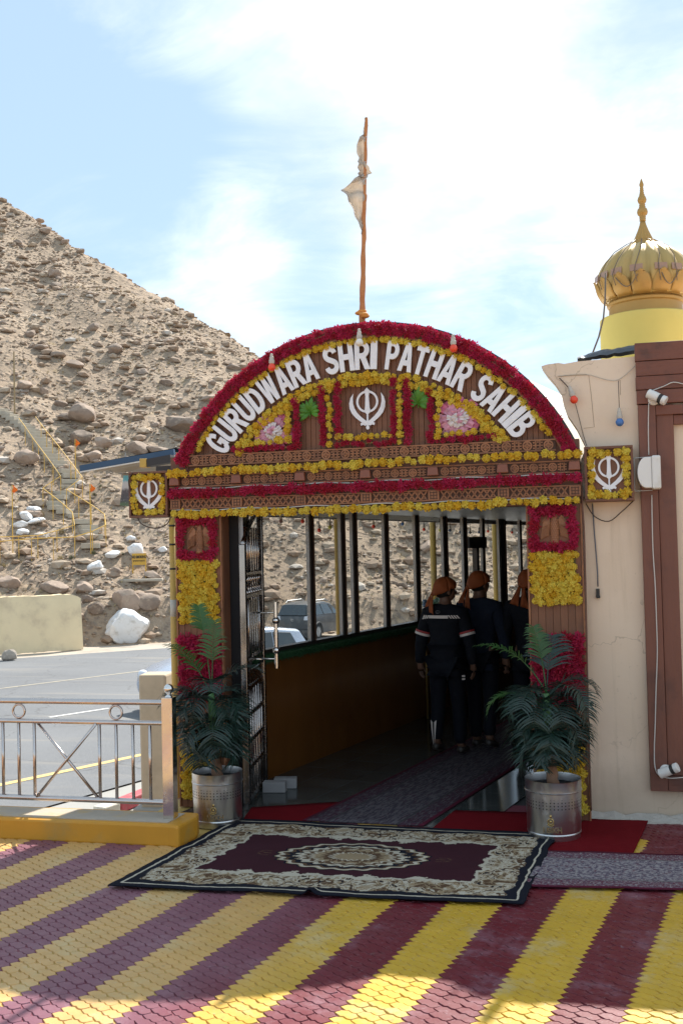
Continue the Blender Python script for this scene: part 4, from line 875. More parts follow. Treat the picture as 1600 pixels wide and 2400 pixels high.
# lean-to roof of blue sheet on the road side
R = thing('lean_to_roof', 'blue metal lean-to roof sticking out left of the gate', 'roof', (-4, 9.3, 2.6))
blue_sheet = mat('blue_roof_sheet', (.035, .07, .125), .35, .3, var=.15, scale=3); under = mat('roof_underside', (.40, .37, .32), .7, var=.12); 
A_, B_ = ony(204, 1098, 9.15), ony(412, 1060, 9.15); dv = CD*4.2+Vector((0, 0, .0)); A2, B2 = A_+dv, B_+dv
def rf(a, b, h): return A_.lerp(B_, a).lerp(A2.lerp(B2, a), b)+Vector((0, 0, h+.012*(1 if (int(b*60) % 4) < 2 else -1)))
g = G(); g.grid(4, 60, lambda a, b: rf(a, b, .03)); ob('roof_sheet', g, blue_sheet, R)
g = G(); g.grid(4, 60, lambda a, b: rf(a, b, -.01)); ob('underside_sheet', g, under, R)
g = G(); g.beam(A_+Vector((-.05,-.03,.0)), B_+Vector((0,-.03,.0)), .035, .055); ob('eave_flashing', g, blue_sheet, R)
g = G(); g.beam(A_+Vector((-.05,-.03,-.034)), B_+Vector((0,-.03,-.034)), .03, .010); ob('eave_lip', g, mat('white_trim', (.72, .70, .66), .5), R)
c = ony(340, 1086, 9.05); g = G(); g.box(c, (.065, .12, .08), rz=.1); ob('timber_end', g, ycol, R, bevel=.004)
g = G(); g.beam(c+Vector((.04, 0, .0)), ony(405, 1075, 9.05), .10, .07); ob('edge_beam', g, mat('dark_beam', (.035, .03, .03), .6), R)
# printed mountain banner hanging behind the left emblem box
def mk_banner():
    m = bpy.data.materials.new('printed_banner'); m.use_nodes = True; t = NT(m.node_tree); b = t.n['Principled BSDF']; co = t.add('ShaderNodeTexCoord').outputs['Generated']
    z = t.m('ADD', t.sep(co)[2], t.m('MULTIPLY', t.m('SUBTRACT', t.noise(co, 6, 6, .7), .5), .22))
    c = t.ramp(z, [(.12, (.10, .16, .09)), (.2, (.08, .08, .09)), (.5, (.10, .09, .10)), (.60, (.55, .56, .60)), (.75, (.62, .68, .75)), (.82, (.15, .52, .68))]); c = t.mix(t.m('MULTIPLY', t.smooth(t.noise(co, 12, 6, .7), .55, .65), .5), c, (.6, .6, .62)); t.set(b.inputs['Base Color'], c); b.inputs['Roughness'].default_value = .5; return m
a, b, c, d = ony(290, 1112, 9.6), ony(330, 1112, 9.6), ony(330, 1188, 9.6), ony(281, 1185, 9.6)
T = thing('printed_banner', 'hanging banner printed with a mountain scene behind the left emblem box', 'banner', d); g = G(); g.prism([(p.x, p.z) for p in (a, b, c, d)], 9.6, 9.612); ob('sheet', g, mk_banner(), T); g = G(); g.tube([a+Vector((0,.006,.0)), b+Vector((0,.006,.0))], .012, 8); g.tube([a+Vector((.02,.006,0)), a+Vector((.02,.006,.22))], .004, 5); ob('top_rod', g, alu, T)

# ------------------------------------------------------------------ floor tiles
tile_m = mat('dark_floor_tile', (.045, .05, .048), .14, var=.25, scale=5, rnd=.15, dirt=(.11, .11, .10), dirtscale=3)
g = G(); g.prism([(q[0], q[1]) for q in (C(-1.3, -.0), C(TE, -.0), C(TE, SW), C(-.5, SW), (-.55, 7.9), (-2.9, 7.9))], ZR-.2, -.012, 'Z'); fl = struct(ob('walkway_floor', g, mat('tile_grout', (.05, .05, .05), .9)))
g = G(); g.box((0, 0, -.005), (.397, .397, .012), rz=CROT); tme = g.mesh('floor_tile', tile_m)
for i in range(-4, 25):
    for j in range(7):
        p = C(i*.4+.2, j*.4-.05+.2)
        if p.y < 7.95 or j*.4+.35 > SW+.1: continue
        o = ob('floor_tile', tme, None, fl); o.location = p
# ------------------------------------------------------------------ string of bulbs along the eaves outside
bl = [(658,1222,DUS,'dusky unlit bulb nearest the steel door'),(709,1222,RED,'red bulb in the first walkway window'),(748,1243,RED,'low red bulb right of the first mullion'),(773,1236,YLW,'lime bulb beside the yellow column'),(875,1234,RED,'red bulb in the wide middle window'),
      (943,1228,BLU,'blue bulb in the fourth walkway window'),(993,1241,RED,'red bulb left of the middle yellow column'),(1031,1243,YLW,'yellow bulb right of the middle yellow column'),(1054,1243,DBL,'dark bulb above the first visitor'),(1078,1247,DBL,'first of the dark blue bulbs left of the inner door'),
      (1101,1248,DBL,'dark blue bulb at the inner door edge'),(1122,1247,DBL,'dark blue bulb above the inner door'),(1143,1245,RED,'red bulb above the second visitor'),(1199,1248,RED,'last red bulb at the far end of the walkway')]
for px, py, c_, lb in bl:
    r = ray(px, py); k = ((CA+CN*-.25-CAM).dot(CN))/(r.dot(CN)); p = CAM+r*k; bulb(lb, 0, 0, 0, c_, 22/31., wire=max(.1, 2.50-p.z), pt=p)

# ------------------------------------------------------------------ steel door leaf folded back inside the gate
DA = onz(579, 1894); DB = onz(622, 1836); DA.z = DB.z = 0; dd = (DB-DA); DL = dd.length; dd.normalize(); dn_ = Vector((dd.y, -dd.x, 0))
dk_st = mk_steel('dark_door_steel', .22, (.34, .32, .31))
T = thing('steel_door', 'ornate stainless steel grille door folded open inside the left pillar', 'door', DA)
def DP(a, z, o_=0.): return DA+dd*(a*DL)+dn_*o_+Vector((0, 0, z))
for a in (.03, .97): g = G(); g.beam(DP(a, .03), DP(a, 2.15 if a < .5 else 2.44), .05, .045); ob('stile', g, dk_st, T, bevel=.004)
g = G(); g.tube([DP(.03+.94*k/10, 2.15+.29*sin(k/10*pi/2)) for k in range(11)], .022, 8); ob('arched_head', g, dk_st, T, smooth=True)
for z in (.05, .30, .52, .74, .96, 1.18, 1.72, 1.90): g = G(); g.beam(DP(.05, z), DP(.95, z), .03, .035); ob('cross_rail', g, dk_st, T)
g = G(); g.beam(DP(.06, 1.03), DP(.94, 1.03), .02, .13); ob('lock_panel', g, dk_st, T)
for k in range(7):
    a = .14+.12*k; g = G(); g.tube([DP(a, .05), DP(a, .96)], .010, 8); g.tube([DP(a, 1.18), DP(a, 1.72)], .009, 8); g.tube([DP(a, 1.90), DP(a, 2.30)], .009, 8); ob('bar', g, steel_tube, T, smooth=True)
    g = G(); g.tube([DP(a+.03*sin(j/8*2*pi), 1.74+.15*j/8, .012*cos(j/8*2*pi)) for j in range(9)], .012, 8); ob('twisted_bar', g, steel_tube, T, smooth=True)
    g = G()
    for z in (.30, .52, .74): g.ball(DP(a, z), .021, 10, 8)
    ob('bar_knob', g, steel_tube, T, smooth=True)
g = G(); g.beam(DP(.28, 1.45), DP(.72, 1.45), .008, .46); ob('etched_panel', g, steel, T)
hp = ony(645, 1411, 8.75); hb = ony(649, 1566, 8.75); hx = (hp.x+hb.x)/2
H_ = ob('door_handle', (lambda g: (g.tube([(hx, 8.75, hb.z), (hx, 8.75, hp.z)], .019, 16), g)[1])(G()), steel, T, smooth=True); autosmooth(H_, 50)
for z in (hp.z-(hp.z-hb.z)*.28, hb.z+(hp.z-hb.z)*.27): g = G(); g.ball((hx, 8.75, z), .034, 16, 12); ob('handle_ball', g, steel, H_, smooth=True)
for z in (hp.z-(hp.z-hb.z)*.16, hb.z+(hp.z-hb.z)*.14): g = G(); q = DP((8.75-DA.y)/max(.01, dd.y)/DL, z); g.tube([q, (hx, 8.75, z)], .008, 8); ob('handle_stem', g, steel, H_, smooth=True)
# dark jamb between pillar and door, and its steel edge
x0, x1 = ony(536, 1500, 8.42).x, ony(563, 1500, 8.42).x
T = thing('door_jamb', 'dark boxed jamb between the left pillar and the steel door', 'jamb', ((x0+x1)/2, 8.45, 0))
g = G(); g.bb(x0-.12, x1, 8.42, 8.62, -.012, 2.44); ob('jamb_box', g, mat('near_black_board', (.018, .017, .02), .6), T)
g = G(); g.bb(x1+.002, x1+.040, 8.43, 8.60, -.012, 2.44); ob('steel_edge', g, steel_brush, T)
# two white blocks propping the door
wb = mat('whitewashed_brick', (.27, .26, .26), .9, var=.15, bump=.3); p = onz(652, 1856)
for i, (dx, dy, rz, lb) in enumerate(((0, 0, .12, 'front whitewashed brick propping the steel door'), (.05, .16, .2, 'rear whitewashed brick behind the other at the door'))):
    g = G(); g.box((p.x+dx-.03, p.y+dy, .046), (.20, .10, .09), rz=rz); tag(ob('brick', g, wb, bevel=.008), lb, 'brick')
# runner, mats and carpets
def mk_runner(name, c1, c2, c3, sc_):
    m = bpy.data.materials.new(name); m.use_nodes = True; t = NT(m.node_tree); b = t.n['Principled BSDF']; u = t.add('ShaderNodeUVMap').outputs[0]; s_ = t.sep(u)
    e = t.m('MINIMUM', s_[1], t.m('SUBTRACT', 1.0, s_[1])); q = t.vm('MULTIPLY', u, (sc_, sc_*.55, 1))
    v1 = t.voro(q, 5.5, 'F1'); n1 = t.noise(q, 9, 5, .7, .5); band = t.m('LESS_THAN', e, .20); med = t.m('FRACT', t.m('MULTIPLY', s_[0], sc_*.55))
    c = t.mix(t.smooth(n1, .47, .53), c1, c2); c = t.mix(t.m('MULTIPLY', t.smooth(v1, .30, .22), t.smooth(t.noise(q, 22, 3), .42, .55)), c, c3)
    c = t.mix(t.m('MULTIPLY', band, t.smooth(t.noise(q, 16, 4, .6), .45, .55)), c, c3); c = t.mix(t.m('LESS_THAN', t.m('ABSOLUTE', t.m('SUBTRACT', e, .215)), .012), c, tuple(.5*x for x in c2))
    c = t.mix(t.m('LESS_THAN', e, .035), c, (.10, .018, .035)); c = t.vm('SCALE', c, scale=t.m('MULTIPLY_ADD', t.noise(q, 60, 2), .7, .62)); t.set(b.inputs['Base Color'], c); b.inputs['Roughness'].default_value = 1; b.inputs['Specular IOR Level'].default_value = .1
    bp = t.add('ShaderNodeBump'); bp.inputs['Strength'].default_value = .5; bp.inputs['Distance'].default_value = .004; t.set(bp.inputs['Height'], t.noise(q, 70, 3)); t.set(b.inputs['Normal'], bp.outputs[0]); return m
def sheet(name, cs, m, label, cat, z=.006, nu=40, nv=24, wave=.004, th=.008, seed=0, edge=.0, fn=None):
    """woven sheet over four corners (front-left, front-right, back-right, back-left), slightly rumpled, with UVs"""
    a, b, c, d = [Vector(q) for q in cs]; g = G()
    def f(u, v):
        p = a.lerp(b, u).lerp(d.lerp(c, u), v); ed = min(u, 1-u, v, 1-v); w_ = wave*(.5+.5*fbm(p.x*2.3+seed, p.y*2.3, seed, 3))*(1 if ed > .02 else 1.6)
        p.z = z+th+w_+(fn(u, v) if fn else 0); p.x += edge*fbm(u*7, v*7, seed+1); p.y += edge*fbm(u*7, v*7, seed+5); return p
    g.grid(nu, nv, f); me = g.mesh(name, m, True); uvl = me.uv_layers.new(name='UVMap'); co = [(i/nu, j/nv) for i in range(nu+1) for j in range(nv+1)]
    for lp in me.loops: uvl.data[lp.index].uv = co[lp.vertex_index]
    o = ob(name, me, None); s_ = o.modifiers.new('s', 'SOLIDIFY'); s_.thickness = th; s_.offset = -1; tag(o, label, cat); return o
runner_m = mk_runner('walkway_runner_weave', (.05, .04, .052), (.105, .093, .10), (.06, .024, .038), 9)
ra, rb = onz(709, 1925), onz(991, 1938); rc, rd = rb+(onz(1231,1785)-rb)*3.6, ra+(onz(1000,1782)-ra)*3.6
sheet('runner_carpet', (rd, ra, rb, rc), runner_m, 'long grey and maroon runner carpet leading down the walkway', 'carpet', .004, 90, 10, .002, .006, 3)
redm = mat('red_felt', (.15, .008, .012), 1., var=.2, scale=8, bump=.3, bscale=120, spec=.05)
sheet('red_mat', (onz(545,1955), onz(700,1945), onz(800,1880), onz(590,1893)), redm, 'red felt mat left of the walkway runner', 'mat', .001, 20, 10, .001, .003, 6)
sheet('red_mat', (onz(990,1960), onz(1300,1975), onz(1245,1905), onz(1065,1900)), redm, 'dark red felt mat right of the walkway runner', 'mat', .001, 20, 10, .001, .003, 7)
sheet('red_carpet', (onz(1240,2020), onz(1470,2030), onz(1519,1923), onz(1372,1922)), redm, 'red felt carpet between the right planter and the wall', 'carpet', .002, 30, 20, .004, .006, 8)
run2 = mk_runner('side_runner_weave', (.11, .085, .115), (.30, .27, .27), (.13, .04, .06), 7)
q0, q1 = onz(1228, 2083), onz(1600, 2094); q2, q3 = onz(1600, 2012), onz(1280, 2000)
sheet('side_runner', (q0, q0+(q1-q0)*1.9, q3+(q2-q3)*1.9, q3), run2, 'patterned grey and maroon runner at the right edge of the yard', 'carpet', .005, 80, 16, .014, .008, 9)
def mk_carpet():
    m = bpy.data.materials.new('ornate_carpet'); m.use_nodes = True; t = NT(m.node_tree); b = t.n['Principled BSDF']; u = t.add('ShaderNodeUVMap').outputs[0]; s_ = t.sep(u); HX, HY = 1.25, .76
    X = t.m('MULTIPLY', t.m('SUBTRACT', s_[0], .5), 2*HX); Y = t.m('MULTIPLY', t.m('SUBTRACT', s_[1], .5), 2*HY); P_ = t.comb(X, Y, 0)
    ax, ay = t.m('ABSOLUTE', X), t.m('ABSOLUTE', Y); sym = t.comb(ax, ay, 0)
    wob = t.m('MULTIPLY', t.m('SUBTRACT', t.noise(sym, 5, 4, .6), .5), .34)
    e = t.m('MINIMUM', t.m('SUBTRACT', HX, ax), t.m('SUBTRACT', HY, ay)); ew = t.m('ADD', e, wob)
    CR, BE, BR, NV, MA = (.46, .41, .32), (.29, .215, .13), (.10, .058, .034), (.012, .013, .020), (.046, .014, .020)
    cv = t.vm('ADD', sym, t.vm('SCALE', t.noise(sym, 7, 3, .5, 0, 1), scale=.16))
    v1 = t.voro(cv, 8, 'F1'); v2 = t.voro(cv, 13, 'DISTANCE_TO_EDGE'); n1 = t.noise(cv, 9, 3, .5, 1.6)
    orn = t.mix(t.smooth(n1, .45, .47), BE, CR); orn = t.mix(t.smooth(n1, .555, .57), orn, BR); orn = t.mix(t.smooth(n1, .605, .62), orn, NV); orn = t.mix(t.smooth(n1, .41, .39), orn, BR); orn = t.mix(t.smooth(v2, .05, .02), orn, BE); orn = t.mix(t.smooth(v1, .24, .19), orn, BR); orn = t.mix(t.smooth(v1, .12, .09), orn, CR)
    c = t.mix(t.smooth(ew, .335, .325), MA, orn)
    c = t.mix(t.m('MULTIPLY', t.smooth(t.m('ABSOLUTE', t.m('SUBTRACT', ew, .345)), .022, .014), 1), c, CR)
    eb = t.m('ADD', e, t.m('MULTIPLY', wob, .45)); c = t.mix(t.smooth(eb, .115, .105), c, NV)
    c = t.mix(t.smooth(t.m('ABSOLUTE', t.m('SUBTRACT', t.m('ADD', e, t.m('MULTIPLY', wob, .12)), .052)), .009, .005), c, CR); c = t.mix(t.smooth(e, .02, .016), c, NV)
    ang = t.m('ARCTAN2', t.m('DIVIDE', Y, .30), t.m('DIVIDE', X, .52)); rr = t.m('SQRT', t.m('ADD', t.m('POWER', t.m('DIVIDE', X, .52), 2.0), t.m('POWER', t.m('DIVIDE', Y, .30), 2.0)))
    rp = t.m('ADD', t.m('ADD', rr, t.m('MULTIPLY', t.m('SINE', t.m('MULTIPLY', ang, 22.0)), .035)), t.m('MULTIPLY', wob, .35))
    med = t.ramp(t.m('MULTIPLY', rp, .8), [(0, BE), (.18, CR), (.22, BR), (.30, BE), (.40, CR), (.44, BR), (.50, CR), (.575, NV), (.66, BR), (.70, CR), (.745, BE), (.765, NV), (.80, MA)], 'CONSTANT')
    med = t.mix(t.m('MULTIPLY', t.smooth(t.noise(cv, 16, 3, .5, .8), .55, .60), t.smooth(rp, .9, .8)), med, BR)
    c = t.mix(t.smooth(rp, 1.0, .985), c, med); fan = t.m('MULTIPLY', t.smooth(t.m('ABSOLUTE', t.m('SUBTRACT', rr, 1.12)), .16, .10), t.smooth(t.m('ABSOLUTE', t.m('SINE', ang)), .16, .08)); c = t.mix(t.m('MULTIPLY', fan, t.smooth(n1, .5, .52)), c, BR)
    c = t.vm('SCALE', c, scale=t.m('MULTIPLY_ADD', t.noise(P_, 120, 2), .5, .74)); c = t.vm('SCALE', c, scale=t.m('MULTIPLY_ADD', t.noise(P_, 3, 4), .4, .8)); t.set(b.inputs['Base Color'], c); b.inputs['Roughness'].default_value = 1; b.inputs['Specular IOR Level'].default_value = .1
    bp = t.add('ShaderNodeBump'); bp.inputs['Strength'].default_value = .5; bp.inputs['Distance'].default_value = .004; t.set(bp.inputs['Height'], t.noise(P_, 140, 2)); t.set(b.inputs['Normal'], bp.outputs[0]); return m
sheet('ornate_carpet', (onz(253,2083), onz(1225,2128), onz(1303,1962), onz(549,1926)), mk_carpet(), 'large maroon carpet with cream scroll border and oval medallion before the gate', 'carpet', .012, 120, 80, .008, .008, 2, .018,
      fn=lambda u, v: .035*exp(-((u-.505)/.012)**2)*exp(-(v/.05)**2) + .05*sst(u, .93, 1.)*sst(v, .90, 1.))
# ================================================================== THE GATE
YG = 8.15; KS = YG/8.05
def gx(x): return x*KS
def gz_(z): return 2.1+(z-2.1)*KS
XC, ZC = gx(-1.715), gz_(2.113)
wood = mat('gate_wood', (.185, .075, .036), .6, var=.28, scale=4, stretch=(1, 1, .12), bump=.25, bscale=26, rnd=.12, dirt=(.13, .055, .03), dirtscale=4)
wood_c = mat('carved_wood', (.29, .12, .052), .55, var=.25, scale=7, bump=.25, bscale=40, rnd=.08, dirt=(.15, .06, .03), dirtscale=6)
wood_h = mat('gate_wood_beam', (.15, .060, .032), .6, var=.28, scale=4, stretch=(.12, 1, 1), bump=.25, bscale=26, dirt=(.10, .042, .026), dirtscale=4)
groove = mat('carving_groove_shade', (.075, .032, .018), .7)  # shade of the carved cuts put into a darker wood colour
GT = thing('entrance_gate', 'carved wooden arched entrance gate with white lettering and emblems', 'gate', (XC, YG, 0))
# pillars
for nm, xa, xb in (('left', -3.325, -2.955), ('right', -.478, -.094)):
    xa, xb = gx(xa), gx(xb); g = G(); g.bb(xa+.006, xb-.006, YG+.012, YG+.24, 0, gz_(2.44)); P = ob('pillar', g, wood, GT)
    n_ = 7; w_ = (xb-xa)/n_
    for k in range(n_):
        g = G(); g.bb(xa+k*w_+.0012, xa+(k+1)*w_-.0012, YG-.0+.002*(k % 2), YG+.011, .0, gz_(2.42)); ob('pillar_board', g, wood, P, bevel=.0015)
    for x_ in (xa-.016, xb+.001): g = G(); g.bb(x_, x_+.015, YG-.012, YG+.03, 0, gz_(2.40)); ob('edge_moulding', g, wood_c, P, bevel=.003)
# beam body
bx0, bx1 = gx(-3.372), gx(-.082)
g = G(); g.bb(bx0, bx1, YG+.0, YG+.24, gz_(2.395), gz_(2.885)); BM = ob('lintel', g, wood_h, GT)
# plank tympanum cut to the arch
RT_ = 1.70; zb0 = gz_(2.885); n_ = 74; x0 = XC-1.56; w_ = 3.12/n_
for k in range(n_):
    xa, xb = x0+k*w_, x0+(k+1)*w_; za, zb_ = [ZC+sqrt(max(0, RT_**2-(x-XC)**2)) for x in (xa, xb)]
    if min(za, zb_) < zb0+.02: continue
    dy = .004*(k % 2)+.003*RND(); g = G(); g.prism([(xa+.0014, zb0), (xb-.0014, zb0), (xb-.0014, zb_), (xa+.0014, za)], YG+.022-dy, YG+.06); ob('tympanum_plank', g, wood, GT, bevel=.0015)
g = G(); pb_ = [(XC+1.69*cos(a), ZC+1.69*sin(a)) for a in [math.asin((zb0-ZC)/1.69)+(pi-2*math.asin((zb0-ZC)/1.69))*k/48 for k in range(49)]]; g.prism(pb_, YG+.0625, YG+.075); ob('tympanum_backing', g, wood_h, GT)
# arch rib and black roof edge
def ring_seg(g, r0, r1, y0, y1, a0, a1, n_=56):
    pts = [(XC+r1*cos(a0+(a1-a0)*k/n_), ZC+r1*sin(a0+(a1-a0)*k/n_)) for k in range(n_+1)] + [(XC+r0*cos(a0+(a1-a0)*k/n_), ZC+r0*sin(a0+(a1-a0)*k/n_)) for k in range(n_, -1, -1)]
    m_ = len(pts); i0 = len(g.v)
    for y in (y0, y1): g.v += [(a, y, b) for a, b in pts]
    for k in range(n_):
        A_, B_, C_, D_ = k, k+1, m_-2-k, m_-1-k; g.face((i0+A_, i0+D_, i0+C_, i0+B_)); g.face((i0+m_+A_, i0+m_+B_, i0+m_+C_, i0+m_+D_))
        g.face((i0+A_, i0+B_, i0+m_+B_, i0+m_+A_)); g.face((i0+D_, i0+m_+D_, i0+m_+C_, i0+C_))
    for a, b in ((0, m_-1), (n_, n_+1)): g.face((i0+a, i0+b, i0+m_+b, i0+m_+a))
aE = math.asin((gz_(2.80)-ZC)/1.79)
g = G(); ring_seg(g, 1.655*1.005, 1.785, YG-.012, YG+.20, aE, pi-aE); ob('arch_rib', g, wood_h, GT)
g = G(); ring_seg(g, 1.786, 1.80, YG+.01, YG+.24, aE-.01, pi-aE+.01); ob('arch_edge_sheet', g, mat('black_edge_sheet', (.02, .02, .022), .4), GT)
g = G(); ring_seg(g, 1.668, 1.684, YG-.028, YG-.0125, aE+.03, pi-aE-.03); ob('arch_bead', g, wood_c, GT)
# carved courses
def motif_ring():
    g = G()
    for r0, r1 in ((.0265, .0385), (.012, .0205)): ring_local(g, r0, r1)
    for a in (0, pi/2): g.box((0, -.006, 0), (.052 if a == 0 else .010, .013, .010 if a == 0 else .052))
    for sx in (-1, 1):
        for sz in (-1, 1): g.box((sx*.012, -.004, sz*.012), (.007, .009, .007))
    return g.mesh('carved_motif', wood_c)
def ring_local(g, r0, r1, n_=20):
    i0 = len(g.v)
    for y in (-.009, .0):
        for k in range(n_):
            a = 2*pi*k/n_; g.v += [(r0*cos(a), y, r0*sin(a)), (r1*cos(a), y, r1*sin(a))]
    for k in range(n_):
        q = [i0+2*k, i0+2*k+1, i0+2*((k+1) % n_)+1, i0+2*((k+1) % n_)]; g.face(q[::-1]); m_ = 2*n_
        g.face((q[1], q[2], q[2]+m_, q[1]+m_)); g.face((q[0], q[0]+m_, q[3]+m_, q[3]))
def motif_key():
    g = G()
    for sx in (-1, 1):
        g.box((sx*.016, -.004, 0), (.011, .013, .070)); g.box((sx*.027, -.004, .022), (.022, .013, .011)); g.box((sx*.027, -.004, -.022), (.022, .013, .011)); g.box((sx*.03, -.004, 0), (.016, .013, .010))
    g.box((0, -.004, .0), (.034, .009, .008)); g.box((0, -.004, .026), (.012, .009, .014)); g.box((0, -.004, -.026), (.012, .009, .014))
    return g.mesh('carved_motif', wood_c)
MRING, MKEY = motif_ring(), motif_key()
def course(xa, xb, z0, z1, label, y=YG, blocks=None):
    g = G(); g.bb(xa, xb, y-.030, y-.0005, z0, z1); Cc_ = ob('carved_course', g, mat('carving_ground_shade', (.07, .03, .017), .7, var=.2), GT, bevel=.003)  # ground coloured darker to paint in the shade behind the motifs
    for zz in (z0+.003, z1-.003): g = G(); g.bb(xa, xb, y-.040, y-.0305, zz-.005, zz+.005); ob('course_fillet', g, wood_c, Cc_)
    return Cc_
def motifs(Cc_, xa, xb, zc, h, step=.080):
    n_ = max(1, round((xb-xa)/step)); s_ = (xb-xa)/n_
    for k in range(n_):
        o = ob('carved_motif', MRING if k % 2 == 0 else MKEY, None, Cc_); o.location = (xa+(k+.5)*s_, YG-.0305, zc); o.scale = (s_/.080*.98, 1.0, h/.080)
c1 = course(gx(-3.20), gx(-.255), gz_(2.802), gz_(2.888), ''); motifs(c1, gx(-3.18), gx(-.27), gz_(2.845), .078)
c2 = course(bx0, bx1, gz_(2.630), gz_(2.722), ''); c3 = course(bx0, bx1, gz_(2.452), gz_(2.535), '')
BXS = [gx(-3.318+k*(3.195/6)) for k in range(7)]
lat = G(); Lw = (BXS[1]-BXS[0])-.11
for k in range(9):                                               # interlaced diagonal fret
    xa = -Lw/2+Lw*k/9
    for sgn in (1, -1): lat.beam((xa+(.0 if sgn > 0 else Lw/9), -.004, -.033), (xa+(Lw/9 if sgn > 0 else 0), -.004, .033), .011, .014, up=(0, 1, 0))
    if k % 2: lat.box((xa+Lw/18, -.005, .024), (.03, .010, .006)); 
    else: lat.box((xa+Lw/18, -.005, -.024), (.03, .010, .006))
latm = lat.mesh('carved_fret', wood_c)
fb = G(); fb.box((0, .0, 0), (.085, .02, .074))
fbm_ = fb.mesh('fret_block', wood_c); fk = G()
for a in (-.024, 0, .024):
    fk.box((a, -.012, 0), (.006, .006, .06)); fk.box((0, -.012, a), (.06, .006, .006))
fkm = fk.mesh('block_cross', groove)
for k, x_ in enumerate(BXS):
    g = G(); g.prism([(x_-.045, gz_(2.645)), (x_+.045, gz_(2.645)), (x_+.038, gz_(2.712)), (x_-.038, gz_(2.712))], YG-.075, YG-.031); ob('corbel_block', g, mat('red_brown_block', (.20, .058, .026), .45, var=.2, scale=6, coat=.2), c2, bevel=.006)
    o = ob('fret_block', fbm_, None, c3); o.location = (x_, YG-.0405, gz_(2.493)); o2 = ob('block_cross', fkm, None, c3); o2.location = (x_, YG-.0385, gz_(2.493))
    if k < 6:
        xm = (x_+BXS[k+1])/2; motifs(c2, x_+.055, BXS[k+1]-.055, gz_(2.676), .070, .076)
        o = ob('carved_fret', latm, None, c3); o.location = (xm, YG-.0305, gz_(2.493))
# thin white cord tacked along the courses
for i, (za, zb_) in enumerate(((2.618, 2.622), (2.440, 2.446))):
    g = G(); g.tube([(bx0+.02+(bx1-bx0-.04)*k/40, YG-.047, gz_(za)+.006*sin(k*.9+i)) for k in range(41)], .0045, 6); tag(ob('white_cord', g, wcab, smooth=True), ('white cord tacked under the upper carved course', 'white cord tacked above the lowest marigold garland')[i], 'cord')
# emblem boxes at both ends of the lintel
def khanda(parent, cx, cz, y, h, m):
    """double-edged sword, ring and two curved swords, each piece cut from board"""
    s_ = h/1.0; E_ = bpy.data.objects.new('emblem', None); link(E_, parent); E_.location = Vector((cx, y, cz))-wloc(parent)
    blade = [(0, .50), (.035, .462), (.062, .43), (.040, .30), (.052, .05), (.072, -.07), (.045, -.11), (.020, -.13), (.020, -.40), (.045, -.44), (.03, -.49), (0, -.50), (-.03, -.49), (-.045, -.44), (-.020, -.40), (-.020, -.13), (-.045, -.11), (-.072, -.07), (-.052, .05), (-.040, .30), (-.062, .43), (-.035, .462)]
    g = G(); g.prism([(a*s_, b*s_) for a, b in blade], -.020, -.0005); ob('straight_sword', g, m, E_, world=False, bevel=.002)
    g = G(); n_ = 40; i0 = 0; R1, R2 = .265*s_, .215*s_; zc_ = .165*s_
    for y_ in (-.015, -.001):
        for k in range(n_): a = 2*pi*k/n_; g.v += [(R2*cos(a), y_, zc_+R2*sin(a)), (R1*cos(a), y_, zc_+R1*sin(a))]
    for k in range(n_):
        q = [2*k, 2*k+1, 2*((k+1) % n_)+1, 2*((k+1) % n_)]; g.face(q[::-1]); m_ = 2*n_; g.face((q[1], q[2], q[2]+m_, q[1]+m_)); g.face((q[0], q[0]+m_, q[3]+m_, q[3])); g.face([t_+m_ for t_ in q])
    ob('ring', g, m, E_, world=False)
    out = [(.33, .37), (.40, .27), (.435, .14), (.425, .02), (.375, -.10), (.28, -.21), (.17, -.30), (.05, -.365), (-.06, -.405), (-.11, -.38), (-.16, -.40), (-.175, -.35), (-.14, -.32), (-.09, -.335), (-.03, -.33), (.05, -.275), (.16, -.185), (.255, -.08), (.315, .03), (.345, .15), (.345, .26)]
    for sg in (1, -1):
        dy = -.003 if sg > 0 else -.0045; g = G(); g.prism([(sg*a*s_, b*s_) for a, b in out], -.014+dy, dy); ob('curved_sword', g, m, E_, world=False)
    return E_
wlet = mat('white_letter_board', (.76, .76, .80), .5, var=.06, scale=9, dirt=(.66, .65, .66), dirtscale=11)
for i, (xa, xb, za, zb_) in enumerate(((-3.722, -3.380, 2.392, 2.772), (-.050, .302, 2.405, 2.815))):
    xa, xb, za, zb_ = gx(xa), gx(xb), gz_(za), gz_(zb_); g = G(); g.bb(xa+.015, xb-.015, YG-.03, YG+.15, za+.015, zb_-.015); Eb = ob('emblem_box', g, wood, GT)
    for q in ((xa, xb, za, za+.02), (xa, xb, zb_-.02, zb_), (xa, xa+.02, za+.0205, zb_-.0205), (xb-.02, xb, za+.0205, zb_-.0205)):
        g = G(); g.bb(q[0], q[1], YG-.065, YG+.16, q[2], q[3]); ob('box_frame', g, wood_h, Eb, bevel=.003)
    khanda(Eb, (xa+xb)/2+.01*(1-2*i)*0, (za+zb_)/2, YG-.031, .295, wlet)
khanda(GT, gx(-1.703), gz_(3.20), YG+.012, .335*KS, wlet)
